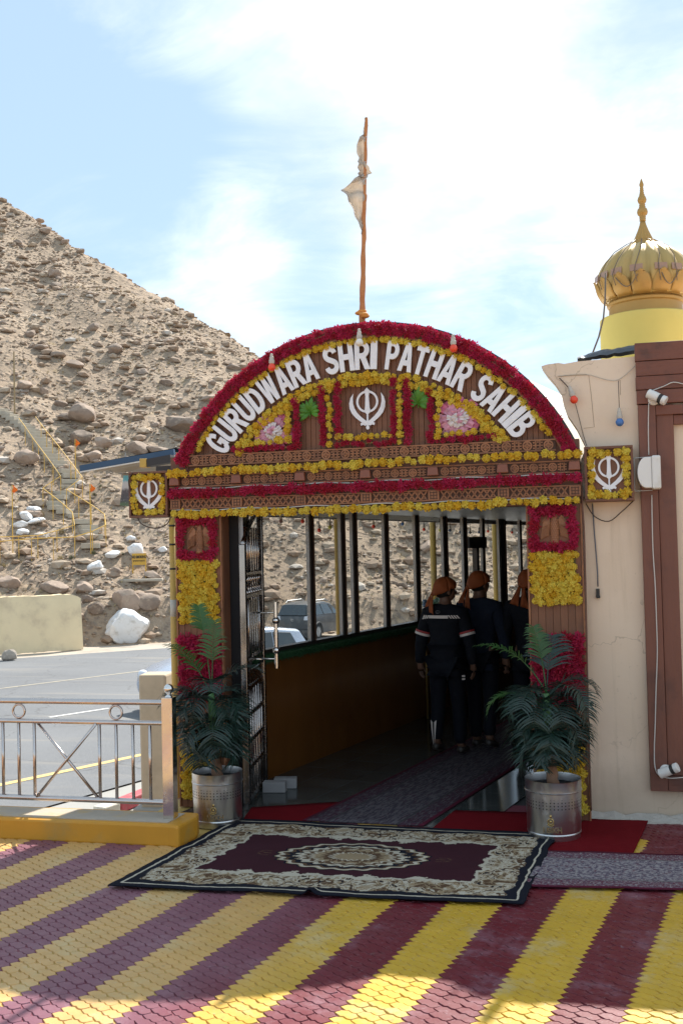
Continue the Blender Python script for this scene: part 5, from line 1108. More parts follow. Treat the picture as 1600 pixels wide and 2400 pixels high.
# lettering, letter by letter along the arch
words = [('GURUDWARA', 'L', (345, 815), (880, 365)), ('SHRI', 'L', (1003, 315), (1258, 285)), ('PATHAR', 'LR', (1368, 290), (470, 405)), ('SAHIB', 'R', (582, 485), (838, 690))]
def zz1(a, b): return (380+a/2.529, 720+b/2.529)
ADV = dict(G=.98, U=.93, R=.95, D=.95, W=1.22, A=.98, S=.90, H=.95, I=.45, P=.88, T=.88, B=.95)
LETH = .226*KS
lm = {}
def el(cx, cy, rx, ry, a0, a1, n_=14): return [(cx+rx*cos(radians(a0+(a1-a0)*k/n_)), cy+ry*sin(radians(a0+(a1-a0)*k/n_))) for k in range(n_+1)]
SX, SY = .31, .185
sc_l = el(.5, .715, .345, .195, 8, 240, 20) + el(.5, .275, .355, .185, 60, -172, 20)
def stroke(c, hx, hy):
    L, R_ = [], []
    for k, p in enumerate(c):
        a, b = c[max(k-1, 0)], c[min(k+1, len(c)-1)]; tx, ty = (b[0]-a[0])*.62, b[1]-a[1]; l = sqrt(tx*tx+ty*ty) or 1; nx, ny = -ty/l, tx/l; L.append((p[0]+nx*hx, p[1]+ny*hy)); R_.append((p[0]-nx*hx, p[1]-ny*hy))
    return L+R_[::-1]
SHAPES = {
 'I': [[(0,0),(1,0),(1,1),(0,1)]],
 'H': [[(0,0),(SX,0),(SX,.41),(1-SX,.41),(1-SX,0),(1,0),(1,1),(1-SX,1),(1-SX,.60),(SX,.60),(SX,1),(0,1)]],
 'T': [[(.34,0),(.66,0),(.66,.81),(1,.81),(1,1),(0,1),(0,.81),(.34,.81)]],
 'U': [[(0,1)]+el(.5,.34,.5,.34,180,360)+[(1,1),(1-SX,1)]+el(.5,.34,.5-SX,.34-SY,360,180)+[(SX,1)]],
 'D': [[(0,0)]+el(.42,.5,.58,.5,-90,90)+[(0,1)], [(SX,SY*.95)]+el(.40,.5,.28,.325,-90,90)+[(SX,1-SY*.95)]],
 'P': [[(0,0),(SX,0),(SX,.37)]+el(.5,.685,.5,.315,-90,90)+[(0,1)], [(SX,.545)]+el(.48,.685,.21,.14,-90,90)+[(SX,.825)]],
 'R': [[(0,0),(SX,0),(SX,.39),(.40,.39),(.68,0),(1.04,0),(.74,.43)]+el(.5,.705,.5,.295,-48,90)+[(0,1)], [(SX,.565)]+el(.48,.70,.21,.135,-90,90)+[(SX,.835)]],
 'B': [[(0,0)]+el(.48,.285,.52,.285,-90,52)+el(.46,.745,.48,.255,-52,90)+[(0,1)], [(SX,.165)]+el(.48,.285,.21,.12,-90,90)+[(SX,.405)], [(SX,.60)]+el(.46,.72,.19,.12,-90,90)+[(SX,.84)]],
 'A': [[(0,0),(.29,0),(.35,.21),(.65,.21),(.71,0),(1,0),(.68,1),(.32,1)], [(.405,.385),(.595,.385),(.5,.74)]],
 'W': [[(0,1),(.18,0),(.41,0),(.5,.50),(.59,0),(.82,0),(1,1),(.79,1),(.695,.36),(.60,1),(.40,1),(.305,.36),(.21,1)]],
 'G': [el(.5,.5,.5,.5,28,318,34)+[(1.0,.14),(1.0,.54),(.54,.54),(.54,.37),(.70,.37),(.70,.25)]+el(.5,.5,.5-SX,.5-SY,308,30,30)],
 'S': [stroke(sc_l, .155, .092)]}
for ch, loops in SHAPES.items():
    cu = bpy.data.curves.new('letter', 'CURVE'); cu.dimensions = '2D'; cu.fill_mode = 'BOTH'; cu.extrude = .011; cu.bevel_depth = .0012; cu.bevel_resolution = 0; wd = LETH*.62*ADV[ch]*(.86 if ch != 'I' else .80)
    for lp in loops:
        sp = cu.splines.new('POLY'); sp.points.add(len(lp)-1); sp.use_cyclic_u = True
        for q, (x, y) in zip(sp.points, lp): q.co = ((x-.5)*wd, y*LETH, 0, 1)
    o = bpy.data.objects.new('l', cu); COL.objects.link(o); bpy.context.view_layer.update(); me = bpy.data.meshes.new_from_object(o.evaluated_get(bpy.context.evaluated_depsgraph_get())); bpy.data.objects.remove(o)
    me.materials.clear(); me.materials.append(wlet); me.transform(Matrix.Translation((0, 0, .011))); lm[ch] = me
for wd_, sd, a, b in words:
    pa = ony(*zz1(*a), YG) if sd[0] == 'L' else ony(*z2(*a), YG); pb = ony(*zz1(*b), YG) if sd[-1] == 'L' else ony(*z2(*b), YG)
    ta, tb = [atan2(p.z-ZC, p.x-XC) for p in (pa, pb)]; adv = [ADV[c_] for c_ in wd_]; ha, hb_ = adv[0]*.5, adv[-1]*.5; tot = sum(adv)-ha-hb_; acc = -ha; kx = abs(tb-ta)/tot*1.49*KS*.91/(LETH*.62*.86)
    for c_, w_ in zip(wd_, adv):
        th = ta+(tb-ta)*((acc+w_/2-0)/tot if tot else 0); acc += w_
        r_ = 1.392*KS; o = ob('letter', lm[c_], None, GT); o.location = (XC+r_*cos(th), YG-.012, ZC+r_*sin(th)+.003)
        o.rotation_euler = (pi/2, -(th-pi/2), 0) ; o.rotation_mode = 'XYZ'; o.matrix_basis = Matrix.Translation(o.location) @ Matrix.Rotation(-(th-pi/2), 4, 'Y') @ Matrix.Rotation(pi/2, 4, 'X') @ Matrix.Diagonal((kx, 1, 1, 1))
# carved birds on the pillars
def bird(cx, cz):
    T_ = bpy.data.objects.new('bird_plaque', None); link(T_, GT); T_.location = Vector((cx, YG-.008, cz))-wloc(GT)
    g = G(); g.bb(-.115, .115, -.004, .006, -.125, .12); ob('plaque_board', g, wood, T_, world=False)
    g = G(); g.lathe([(.004, -.12), (.036, -.118), (.032, -.10), (.026, -.08), (.032, -.04), (.034, 0), (.032, .04), (.024, .072), (.021, .085), (.020, .105), (.008, .118), (.001, .12)], 18); g.v = [(x, y*.7-.012, z) for x, y, z in g.v]
    ob('bird_body', g, wood_c, T_, world=False, smooth=True)
    g = G()                                                        # feather scales
    for r_ in range(10):
        for k in range(5):
            a = -pi/2+(k-2+.5*(r_ % 2))*.42; z = -.085+r_*.0165; rad = .036-.006*abs(z)/.08; g.box((rad*cos(a), rad*.7*sin(a)-.013, z), (.012, .006, .013), rz=a+pi/2, taper=.6)
    ob('bird_feathers', g, wood_c, T_, world=False)['kind'] = 'stuff'
    g = G(); g.box((-.024, -.016, .104), (.018, .010, .009)); ob('beak', g, wood_c, T_, world=False)
    for sg in (-1, 1):
        pl_ = [(.030, .07), (.052, .10), (.068, .095), (.088, .04), (.098, -.02), (.105, -.085), (.075, -.065), (.042, -.055), (.036, 0)]
        g = G(); g.prism([(sg*a, b) for a, b in pl_], -.022, -.003)
        for k in range(8): g.beam((sg*(.040+.0075*k), -.024, .035-.006*k), (sg*(.044+.0080*k), -.024, -.050-.004*k), .004, .006, up=(0,1,0))
        g.beam((sg*.034, -.026, .035), (sg*.088, -.026, .012), .006, .006, up=(0,1,0)); g.beam((sg*.052, -.027, .098), (sg*.090, -.027, .05), .007, .008, up=(0,1,0))
        ob('bird_wing', g, wood_c, T_, world=False, bevel=.002)
bird(gx(-3.122), gz_(2.205)); bird(gx(-.283), gz_(2.215))
# bundled cables around the emblem boxes
cable('gate_cable', 'dark cable looping under the left emblem box', [(318,1195),(330,1226),(362,1238),(392,1228),(404,1200)], YG-.05, .005, dcab)
cable('gate_cable', 'dark cable curling round the side of the left emblem box', [(311,1108),(302,1125),(305,1150),(313,1172),(318,1195)], YG-.07, .005, dcab)
cable('gate_cable', 'brown cable bundle beside the right emblem box', [(1340,1108),(1356,1112),(1362,1140),(1364,1185),(1368,1250),(1372,1400),(1376,1600),(1381,1800),(1384,1900)], YG-.03, .006, mat('brown_cable_bundle', (.13, .06, .04), .6))
# ------------------------------------------------------------------ flagpole on the crown
p0 = ony(848, 752, YG+.1); p1_ = ony(858, 276, YG+.1); F = thing('flagpole', 'tall pole wrapped in orange cloth with a torn pale flag above the arch', 'flag', p0)
wrap = mat('orange_wrap_cloth', (.48, .20, .075), .8, var=.2, scale=9, stretch=(1, 1, .3), dirt=(.42, .15, .05), dirtscale=8)
g = G(); nn = 60; L_ = (p1_-p0)
g.tube([p0-Vector((0,0,.08))]+[p0+L_*(k/nn)+Vector((.0015*sin(k*.55), .0015*cos(k*.55), 0)) for k in range(nn+1)], [.02]+[(.026-.013*min(1, k/nn*1.5))*(1+.10*sin(k*.8)) for k in range(nn+1)], 12); ob('wrapped_pole', g, wrap, F, smooth=True)
g = G(); g.tube([p0+L_*(k/240)+Vector((.017*cos(k*.13)*(1-.4*k/240), .017*sin(k*.13)*(1-.4*k/240), 0)) for k in range(6, 150)], .008, 6); ob('cloth_twist', g, wrap, F, smooth=True)
g = G()
for k in range(5): g.ball(p0+Vector((U_(-.04, .045), U_(-.03, .02), .03+.02*k*.6)), .032, 10, 7, (1.2, 1, .55))
ob('knot', g, mat('orange_knot_cloth', (.62, .25, .05), .8), F, smooth=True)
z7 = lambda a, b: (760+a/4.4375, 250+b/4.4375)
pale = mat('pale_flag_cloth', (.66, .60, .53), .75, var=.15, scale=14, trans=.5)
def strip(rows, name, ph):
    g = G(); R_ = []
    for i, (y, xl, xr) in enumerate(rows): R_.append((ony(*z7(xl, y), YG+.1), ony(*z7(xr, y), YG+.1)))
    N_ = 8
    def f(a, b):
        k = a*(len(R_)-1); i = min(len(R_)-2, int(k)); t = k-i; l = R_[i][0].lerp(R_[i+1][0], t); r = R_[i][1].lerp(R_[i+1][1], t); p = l.lerp(r, b); return p+Vector((.006*sin(a*40+b*5), .035*sin(b*9+a*6+ph)*(1-b)+.02*sin(a*17+ph), 0))
    g.grid(40, N_, f); o = ob(name, g, pale, F, smooth=True); s_ = o.modifiers.new('s', 'SOLIDIFY'); s_.thickness = .003
strip([(115,418,440),(200,405,438),(300,392,437),(330,362,436),(385,322,436),(480,335,434),(560,356,434),(600,362,440),(640,362,465),(678,364,490),(700,362,450),(740,362,432)], 'flag_upper', 0)
strip([(690,395,455),(740,330,440),(800,270,430),(845,225,425),(868,165,422),(900,215,420),(960,258,418),(1030,280,414),(1110,312,410),(1190,342,406),(1260,378,402),(1330,392,400)], 'flag_lower', 2)
# ================================================================== FLOWERS
def flowermesh(name, kind, seed):
    rs = random.Random(seed); g = G(); N_ = 64 if kind == 'm' else 60
    for k in range(N_):
        z = 1-2*(k+.5)/N_; a = k*2.39996; n = Vector((sqrt(1-z*z)*cos(a), sqrt(1-z*z)*sin(a), z))
        if n.y > .45: continue
        t1 = n.orthogonal().normalized(); t1.rotate(Matrix.Rotation(rs.uniform(0, 6.28), 3, n)); t2 = n.cross(t1)
        if kind == 'm': L, W, b0 = rs.uniform(.85, 1.12), .26, .55
        else: L, W, b0 = rs.uniform(.75, 1.25), .17, .25
        d = (n+t1*rs.uniform(-.25, .25)).normalized(); q0 = n*b0; q1 = d*(L*.86)+t2*W; q2 = d*L+t1*rs.uniform(-.1, .2); q3 = d*(L*.86)-t2*W
        g.poly([q0, q1*1.0, q2, q3]); 
    g.ball((0, .1, 0), .68 if kind == 'm' else .45, 6, 4)
    return g
def flmat(name, c1, c2, deep):
    m = bpy.data.materials.new(name); m.use_nodes = True; t = NT(m.node_tree); b = t.n['Principled BSDF']; oi = t.add('ShaderNodeObjectInfo'); co = t.add('ShaderNodeTexCoord').outputs['Object']
    nz = t.noise(t.vm('ADD', co, t.vm('SCALE', oi.outputs['Location'], scale=9.)), 1.5, 3); c = t.mix(oi.outputs['Random'], c1, c2); c = t.mix(t.m('MULTIPLY', t.smooth(nz, .5, .75), .45), c, deep)
    t.set(b.inputs['Base Color'], c); b.inputs['Roughness'].default_value = .7; tr = t.add('ShaderNodeBsdfTranslucent'); t.set(tr.inputs[0], c); mx = t.add('ShaderNodeMixShader'); mx.inputs[0].default_value = .3; t.l.new(b.outputs[0], mx.inputs[1]); t.l.new(tr.outputs[0], mx.inputs[2]); t.l.new(mx.outputs[0], t.n['Material Output'].inputs[0]); return m
yelf = flmat('marigold_yellow', (.72, .45, .02), (.76, .62, .09), (.50, .42, .04)); redf = flmat('crimson_petals', (.38, .007, .026), (.48, .016, .085), (.20, .005, .02))
FM = {'y': [flowermesh('m', 'm', i).mesh('marigold', yelf) for i in range(5)], 'r': [flowermesh('r', 'r', 20+i).mesh('carnation', redf) for i in range(5)]}
fr = random.Random(3)
def flower(T, kind, x, z, r, y=None):
    o = ob('marigold' if kind == 'y' else 'carnation', fr.choice(FM[kind]), None, T); s_ = r*fr.choice((.8, .95, 1.02, 1.08, 1.15, 1.25))*fr.uniform(.95, 1.05)
    o.location = (x, (YG-.045 if y is None else y)+fr.uniform(-.008, .004), z); o.scale = (s_, s_*.8, s_); o.rotation_euler = (fr.uniform(-.25, .25), fr.uniform(0, 6.28), fr.uniform(-.25, .25)); return o
def garland(label, kind, pts, r, step, rows=1, rowgap=.05, y=None, jit=.0065, cat='garland'):
    """flowers threaded along a polyline in the gate plane"""
    T = thing('marigold_garland' if kind == 'y' else 'carnation_garland', label, cat, (pts[0][0], YG, pts[0][1])); L = [0]
    for a, b in zip(pts, pts[1:]): L.append(L[-1]+sqrt((a[0]-b[0])**2+(a[1]-b[1])**2))
    n_ = max(1, round(L[-1]/step))
    for k in range(n_+1):
        s_ = L[-1]*k/n_; i = max(j for j in range(len(L)-1) if L[j] <= s_+1e-9); t = (s_-L[i])/max(1e-9, L[i+1]-L[i]); a, b = pts[i], pts[i+1]; dx, dz2 = (b[0]-a[0]), (b[1]-a[1]); l = sqrt(dx*dx+dz2*dz2); nx, nz2 = -dz2/l, dx/l
        for q in range(rows):
            o_ = (q-(rows-1)/2)*rowgap; sh = .5*step*(q % 2); flower(T, kind, a[0]+dx*t+nx*o_+dx/l*sh+fr.gauss(0, jit), a[1]+dz2*t+nz2*o_+dz2/l*sh+fr.gauss(0, jit), r, y)
    g = G(); g.tube([(a, (YG-.03 if y is None else y+.015), b) for a, b in pts], .004, 5); ob('thread', g, mat('garland_thread', (.3, .25, .1), .8), T); return T
def arc(r, a0, a1, n_=60): return [(XC+r*cos(a0+(a1-a0)*k/n_), ZC+r*sin(a0+(a1-a0)*k/n_)) for k in range(n_+1)]
def PT(x, z): return (gx(x), gz_(z))
aR = math.asin((gz_(2.83)-ZC)/1.735); garland('thick crimson garland along the outer rim of the arch', 'r', arc(1.733, pi-aR, aR), .034, .046, 2, .052, y=YG-.045)
aY = math.asin((gz_(2.935)-ZC)/1.645); garland('yellow marigold garland just inside the crimson arch rim', 'y', arc(1.646, pi-aY, aY), .028, .050, 1, y=YG-.03)
aI = math.asin((gz_(2.93)-ZC)/1.37); garland('yellow double garland arching under the white lettering', 'y', arc(1.340, pi-aI, aI), .032, .054, 2, .046, y=YG-.03)
garland('yellow garland along the top of the lintel', 'y', [PT(-3.345, 2.738), PT(-2.9, 2.752), PT(-1.7, 2.758), PT(-.10, 2.768)], .037, .062, 1, y=YG-.075)
garland('crimson garland along the middle of the lintel', 'r', [PT(-3.345, 2.575), PT(-1.7, 2.578), PT(-.10, 2.588)], .042, .050, 1, y=YG-.07)
garland('lowest yellow garland edging the gate opening', 'y', [PT(-3.31, 2.412), PT(-2.4, 2.405), PT(-1.6, 2.402), PT(-.12, 2.425)], .036, .060, 1, y=YG-.06)
zl = 2.925
garland('left crimson strip beside the left pink flower', 'r', [PT(-2.277, 3.285), PT(-2.280, zl+.01)], .034, .045, 1)
garland('left yellow strip beside the left pink flower', 'y', [PT(-2.345, 3.24), PT(-2.345, zl+.06)], .028, .052, 1)
garland('yellow strip under the left pink flower', 'y', [PT(-2.76, 2.955), PT(-2.345, 2.985)], .030, .056, 1)
garland('crimson strip under the left pink flower', 'r', [PT(-2.80, 2.917), PT(-2.30, 2.922)], .026, .045, 1)
garland('crimson strip right of the left leaf sprig', 'r', [PT(-2.062, 3.37), PT(-2.062, zl+.02)], .034, .045, 1)
garland('yellow strip left of the central emblem panel', 'y', [PT(-2.004, 3.40), PT(-2.004, zl+.01)], .030, .052, 1)
garland('crimson strip at the left side of the central emblem', 'r', [PT(-1.935, 3.39), PT(-1.935, zl+.06)], .032, .045, 1)
garland('yellow strip beneath the central emblem', 'y', [PT(-1.935, 2.975), PT(-1.51, 2.978)], .028, .052, 1)
garland('thin crimson strip at the foot of the central panel', 'r', [PT(-1.95, 2.925), PT(-1.48, 2.925)], .024, .045, 1)
garland('crimson strip at the right side of the central emblem', 'r', [PT(-1.495, 3.40), PT(-1.495, zl+.02)], .032, .045, 1)
garland('yellow strip right of the central emblem panel', 'y', [PT(-1.436, 3.40), PT(-1.436, zl)], .028, .052, 1)
garland('crimson strip left of the right leaf sprig', 'r', [PT(-1.378, 3.385), PT(-1.378, zl+.01)], .036, .045, 1)
garland('crimson strip beside the right pink flower', 'r', [PT(-1.200, 3.30), PT(-1.197, zl)], .032, .045, 1)
garland('yellow strip beside the right pink flower', 'y', [PT(-1.137, 3.26), PT(-1.137, zl+.06)], .028, .052, 1)
garland('yellow strip under the right pink flower', 'y', [PT(-1.137, 2.955), PT(-.70, 2.985)], .030, .056, 1)
garland('crimson strip under the right pink flower', 'r', [PT(-1.19, 2.915), PT(-.72, 2.930)], .024, .045, 1)
for i, (xa, xb, za, zb_, nm) in enumerate(((-3.722, -3.380, 2.392, 2.772, 'left'), (-.050, .302, 2.405, 2.815, 'right'))):
    d_ = .048; garland('square of yellow marigolds framing the %s emblem box' % nm, 'y', [PT(xa+d_, za+d_), PT(xb-d_, za+d_), PT(xb-d_, zb_-d_), PT(xa+d_, zb_-d_), PT(xa+d_, za+d_+.05)], .036 if i else .033, .058, 1, y=YG-.055)
def panel_fl(label, kind, x0, x1, z0, z1, r, step):
    T = thing('marigold_cluster' if kind == 'y' else 'carnation_cluster', label, 'flowers', (gx((x0+x1)/2), YG, gz_(z0)))
    nx, nz2 = max(1, round((x1-x0)/step)), max(1, round((z1-z0)/(step*.9)))
    for j in range(nz2+1):
        for i in range(nx+1-(j % 2)):
            x = x0+(x1-x0)*(i+.5*(j % 2))/nx; z = z0+(z1-z0)*j/nz2; flower(T, kind, gx(x)+fr.gauss(0, .006), gz_(z)+fr.gauss(0, .006), r, YG-.018)
    g = G(); g.bb(gx(x0), gx(x1), YG-.006, YG-.0035, gz_(z0), gz_(z1)); ob('backing', g, mat('flower_backing', (.10, .09, .03), .9), T); return T
for (x0, x1, nm) in ((-3.300, -2.985, 'left'), (-.455, -.125, 'right')):
    d_ = .035; garland('square of crimson flowers round the carved bird on the %s pillar' % nm, 'r', [PT(x0+.02, 2.075), PT(x1-.02, 2.075), PT(x1-.02, 2.35), PT(x0+.02, 2.35), PT(x0+.02, 2.10)], .044, .052, 1, y=YG-.03)
    zt_ = 2.01; zb_ = 1.545 if nm == 'left' else 1.665
    panel_fl('big block of yellow marigolds on the %s pillar below the bird' % nm, 'y', x0+.01, x1-.01, zb_, zt_, .036, .050)
    panel_fl('crimson flower block low on the %s pillar behind the palm' % nm, 'r', x0+.0, x1-.0, .93, 1.385, .046, .052)
    panel_fl('yellow marigold block at the foot of the %s pillar' % nm, 'y', x0+.01, x1-.01, .12, .56, .038, .050)
# pink cloth flowers and leaf sprigs on the tympanum
def petalled(label, cx, cz, R_):
    T = thing('pink_flower', label, 'flower', (cx, YG, cz)); rs = random.Random(int(cx*100)); pk = [mat('pink_petal', (.72, .20, .36), .7, var=.2, rnd=.25, trans=.25), mat('pale_pink_petal', (.74, .36, .48), .7, var=.2, rnd=.2, trans=.25), mat('white_petal', (.78, .72, .72), .7, var=.1, trans=.2)]
    for ring, (n_, r0, L, mi) in enumerate(((16, .55, .52, 0), (14, .34, .46, 1), (10, .16, .36, 2), (6, .0, .28, 2))):
        for k in range(n_):
            a = 2*pi*k/n_+rs.uniform(-.2, .2); L_ = L*R_*rs.uniform(.85, 1.15); w_ = L_*.42; ca, sa = cos(a), sin(a); y0 = YG-.004-.014*ring
            def pf(u, v, L_=L_, w_=w_, ca=ca, sa=sa, y0=y0, r0=r0, ph=rs.uniform(0, 6)):
                s_ = (2*v-1)*w_*sin(min(1, u*1.25+.15)*pi*.62); x = r0*R_+u*L_; return (cx+ca*x-sa*s_, y0-.022*sin(u*2)+.008*sin(v*9+ph)+.012*u*u, cz+(sa*x+ca*s_)*.92)
            g = G(); g.grid(4, 4, pf); ob('petal', g, pk[mi if rs.random() < .75 else 1], T, smooth=True)
petalled('pink cloth flower with white heart on the left of the arch', gx(-2.473), gz_(3.055), .155); petalled('pink cloth flower with white heart on the right of the arch', gx(-.985), gz_(3.085), .165)
def sprig(label, cx, cz, R_, base_a):
    T = thing('leaf_sprig', label, 'leaves', (cx, YG, cz)); rs = random.Random(int(cx*77)); lm_ = mat('fresh_leaf', (.10, .30, .035), .45, var=.25, rnd=.2, trans=.3)
    for k in range(11):
        a = base_a+(k-5)*.42+rs.uniform(-.1, .1); L_ = R_*rs.uniform(.75, 1.1); w_ = L_*.17; ca, sa = cos(a), sin(a); yy = YG-.008-.006*(k % 3)
        g = G(); g.grid(6, 2, lambda u, v: (cx+ca*u*L_-sa*(2*v-1)*w_*sin(pi*min(1, u*.93+.07)), yy-.03*sin(u*2.2)+.012*abs(2*v-1), cz-.03+sa*u*L_+ca*(2*v-1)*w_*sin(pi*min(1, u*.93+.07)))); ob('leaf', g, lm_, T, smooth=True)
    g = G(); g.tube([(cx, YG-.01, cz-.03), (cx+.005, YG-.012, cz-.075)], .004, 5); ob('stem', g, lm_, T)
sprig('bright green leaf sprig left of the central emblem', gx(-2.172), gz_(3.225), .125, pi/2+.2); sprig('bright green leaf sprig right of the central emblem', gx(-1.300), gz_(3.255), .13, pi/2-.1)
# ================================================================== PLANTERS with artificial palms
leaf_d = mat('dark_palm_leaf', (.016, .040, .030), .42, var=.55, scale=9, rnd=.25, trans=.12); leaf_g = mat('green_palm_leaf', (.045, .12, .028), .42, var=.3, scale=9, rnd=.2, trans=.25); stem_g = mat('palm_stem', (.07, .17, .05), .5, var=.2)
fibre = mat('palm_trunk_fibre', (.30, .165, .10), .9, var=.35, scale=14, stretch=(1, 1, .5), bump=.8, bscale=30); brass = mat('brass', (.50, .34, .13), .35, .9, var=.15); hole = mat('dark_hole', (.012, .012, .012), .8); soil = mat('planter_dark', (.02, .022, .024), .7)
def frond(T, base, az, el, L, droop, n_=20, ll=.17, m=leaf_d, seed=0, lw=.0056, bare=.16, fold=.35):
    rs = random.Random(seed); P_ = [Vector(base)]; e = el; N_ = 22; a = az
    for k in range(N_): e -= droop/N_*(.4+1.2*k/N_); a += rs.gauss(0, .015); P_.append(P_[-1]+Vector((cos(a)*cos(e), sin(a)*cos(e), sin(e)))*(L/N_))
    g = G(); g.tube(P_, [.0065*(1-.8*k/N_) for k in range(N_+1)], 6)
    for k in range(n_):
        s_ = bare+(1-bare)*(k+.5)/n_; q = s_*N_; i = min(N_-1, int(q)); f_ = q-i; c = P_[i].lerp(P_[i+1], f_); t = (P_[i+1]-P_[i]).normalized(); sd = t.cross(Vector((0,0,1))); sd = sd.normalized() if sd.length > .05 else Vector((sin(a), -cos(a), 0)); up = sd.cross(t)
        l_ = ll*(.55+.75*sin(pi*min(1, .18+.80*s_)))*rs.uniform(.88, 1.1)
        for sg in (-1, 1):
            ang = rs.uniform(.50, .75)*(1-.35*s_); d0 = (sd*sg*cos(ang)+t*sin(ang)+up*fold*rs.uniform(.3, 1)).normalized(); prev = None; p = c.copy(); d = d0.copy(); M_ = 5; rows_ = []
            for j in range(M_+1):
                w_ = lw*sin(pi*min(1., .22+.78*j/M_))*(1.15 if j < M_ else 0); wd = d.cross(up).normalized() if d.cross(up).length > .05 else t
                rows_.append((p-wd*w_, p+wd*w_)); p = p+d*(l_/M_); d = (d+Vector((0,0,-.30))*(j+1)/M_*1.3+Vector((rs.gauss(0,.06), rs.gauss(0,.06), rs.gauss(0,.04)))).normalized()
            for j in range(M_):
                A_, B_ = rows_[j]; C_, D_ = rows_[j+1]; g.poly([A_, B_, D_, C_])
    return ob('frond', g, [m], T, smooth=True)
def planter(label, cx, cy, rr, h, lean, fl, badge_dx):
    T = thing('palm_planter', label, 'planter', (cx, cy, 0), 'palm planters at the gate pillars')
    g = G(); n_ = 64; R_ = rr
    g.lathe([(R_*.90, .0), (R_*.92, .04), (R_*.945, .042), (R_*.95, .05), (R_*.935, .056), (R_*.94, .06), (R_*.98, h*.80), (R_*1.0, h*.805), (R_*1.01, h*.815), (R_*.985, h*.825), (R_*.99, h*.99), (R_*1.0, h), (R_*.975, h), (R_*.965, h*.97), (R_*.955, h*.86), (.02, h*.85)], n_, (cx, cy, 0), cap=False); autosmooth(ob('steel_pot', g, steel_brush, T, smooth=True), 35)
    g = G(); g.lathe([(R_*.955, h*.862), (.01, h*.864)], 40, (cx, cy, 0)); ob('soil', g, soil, T)
    g = G()
    for r_ in range(4):
        z = h*(.56+.053*r_); rad = R_*(.94+.04*(z/h-.1))+.0012
        for k in range(46):
            a = 2*pi*k/46+.07*(r_ % 1); M_ = Matrix.Rotation(a, 3, 'Z') @ Matrix.Rotation(pi/2, 3, 'Y'); g.lathe([(.0052, -.003), (.0052, .0006)], 8, (cx+rad*cos(a), cy+rad*sin(a), z), M=M_)
    o = ob('perforations', g, hole, T); o['kind'] = 'stuff'
    view = atan2(-cy, -cx); a = view+badge_dx; rad = R_*.958+.002; c = Vector((cx+rad*cos(a), cy+rad*sin(a), h*.36)); M_ = Matrix.Rotation(a, 3, 'Z') @ Matrix.Rotation(pi/2, 3, 'Y')
    g = G(); g.tube([c+M_ @ Vector((.020*cos(k), .020*sin(k), .002)) for k in [2*pi*j/20 for j in range(20)]], .004, 6, closed=True); g.lathe([(.010, 0), (.008, .005), (.002, .007)], 16, c, M=M_); g.tube([c+M_ @ Vector((.030*cos(k), .030*sin(k), .002)) for k in [-.9+1.8*j/12 for j in range(13)]], .0035, 6); g.box(c+Vector((0,0,.036)), (.006, .014, .018), M=Matrix.Rotation(a, 3, 'Z')); ob('badge', g, brass, T, smooth=True)
    for txt, da in (('11', -.20), ('SIKH', .14)):
        aa = a+da; rad2 = R_*.951+.001; p = Vector((cx+rad2*cos(aa), cy+rad2*sin(aa), h*.175)); o = lettering('regiment_lettering', txt, .052, p, aa+pi/2, mat('bronze_letters', (.28, .19, .10), .5, .5), T, .0025, .001, .95)
    tz = h*.85; TOP = Vector((cx+lean*.35, cy+.0, h+.30)); g = G(); N_ = 14
    g.tube([Vector((cx, cy, tz)).lerp(TOP, k/N_)+Vector((.004*sin(k*2.1), .004*cos(k*1.7), 0)) for k in range(N_+1)], [.043*(1-.30*k/N_)*(1+.06*sin(k*2.6)) for k in range(N_+1)], 14); ob('trunk', g, fibre, T, smooth=True)
    g = G(); g.tube([TOP, TOP+Vector((lean*.2, 0, .12)), TOP+Vector((lean*.4, -.01, .30))], [.034, .036, .022], 12); ob('crownshaft', g, stem_g, T, smooth=True)
    for (az, el, L, dr, kind, zo, bare) in fl:
        b_ = TOP+Vector((lean*.3*zo/.3, 0, zo)); frond(T, b_, az, el, L, dr, m=leaf_g if kind else leaf_d, seed=int(az*100+L*1000), bare=bare, ll=.12 if kind else .17)
    return T
import itertools
rs = random.Random(31)
def ringf(n_, el, L, dr, z, a0=0): return [(a0+2*pi*k/n_+rs.uniform(-.2, .2), el+rs.uniform(-.12, .12), L*rs.uniform(.85, 1.12), dr+rs.uniform(-.25, .25), 0, z+rs.uniform(-.03, .03), .22) for k in range(n_)]
low = lambda s: ringf(9, .3, .36, 3.0, -.02, s)+ringf(10, .6, .42, 3.2, .08, s+.4)+ringf(9, .9, .42, 3.1, .20, s+.2)
cL = onz(491, 1945); cR = onz(1296, 1978)
planter('left steel planter with an artificial palm beside the railing post', cL.x, cL.y+.19, .196, .405, -.05, low(.3)+[(2.85, 1.10, .62, .9, 1, .26, .36), (1.5, 1.50, .58, .15, 1, .28, .45), (2.3, 1.32, .74, .3, 1, .28, .70), (.4, 1.1, .48, 1.7, 0, .28, .3), (-1.2, 1.15, .44, 2.2, 0, .26, .3), (3.3, .9, .50, 2.2, 0, .2, .3), (-2.4, .9, .46, 2.3, 0, .2, .3)], -.18)
planter('right steel planter with an artificial palm beside the cream wall', cR.x, cR.y+.20, .202, .42, -.04, low(.1)+[(2.95, 1.10, .66, 1.3, 1, .30, .38), (2.2, 1.42, .50, .4, 1, .30, .5), (3.3, .95, .56, 2.4, 1, .16, .55), (.15, 1.05, .46, 2.4, 0, .26, .3), (1.3, 1.40, .46, .5, 0, .28, .4), (-.8, 1.0, .50, 2.5, 0, .24, .3), (-2.0, 1.0, .48, 2.4, 0, .22, .3)], -.12)

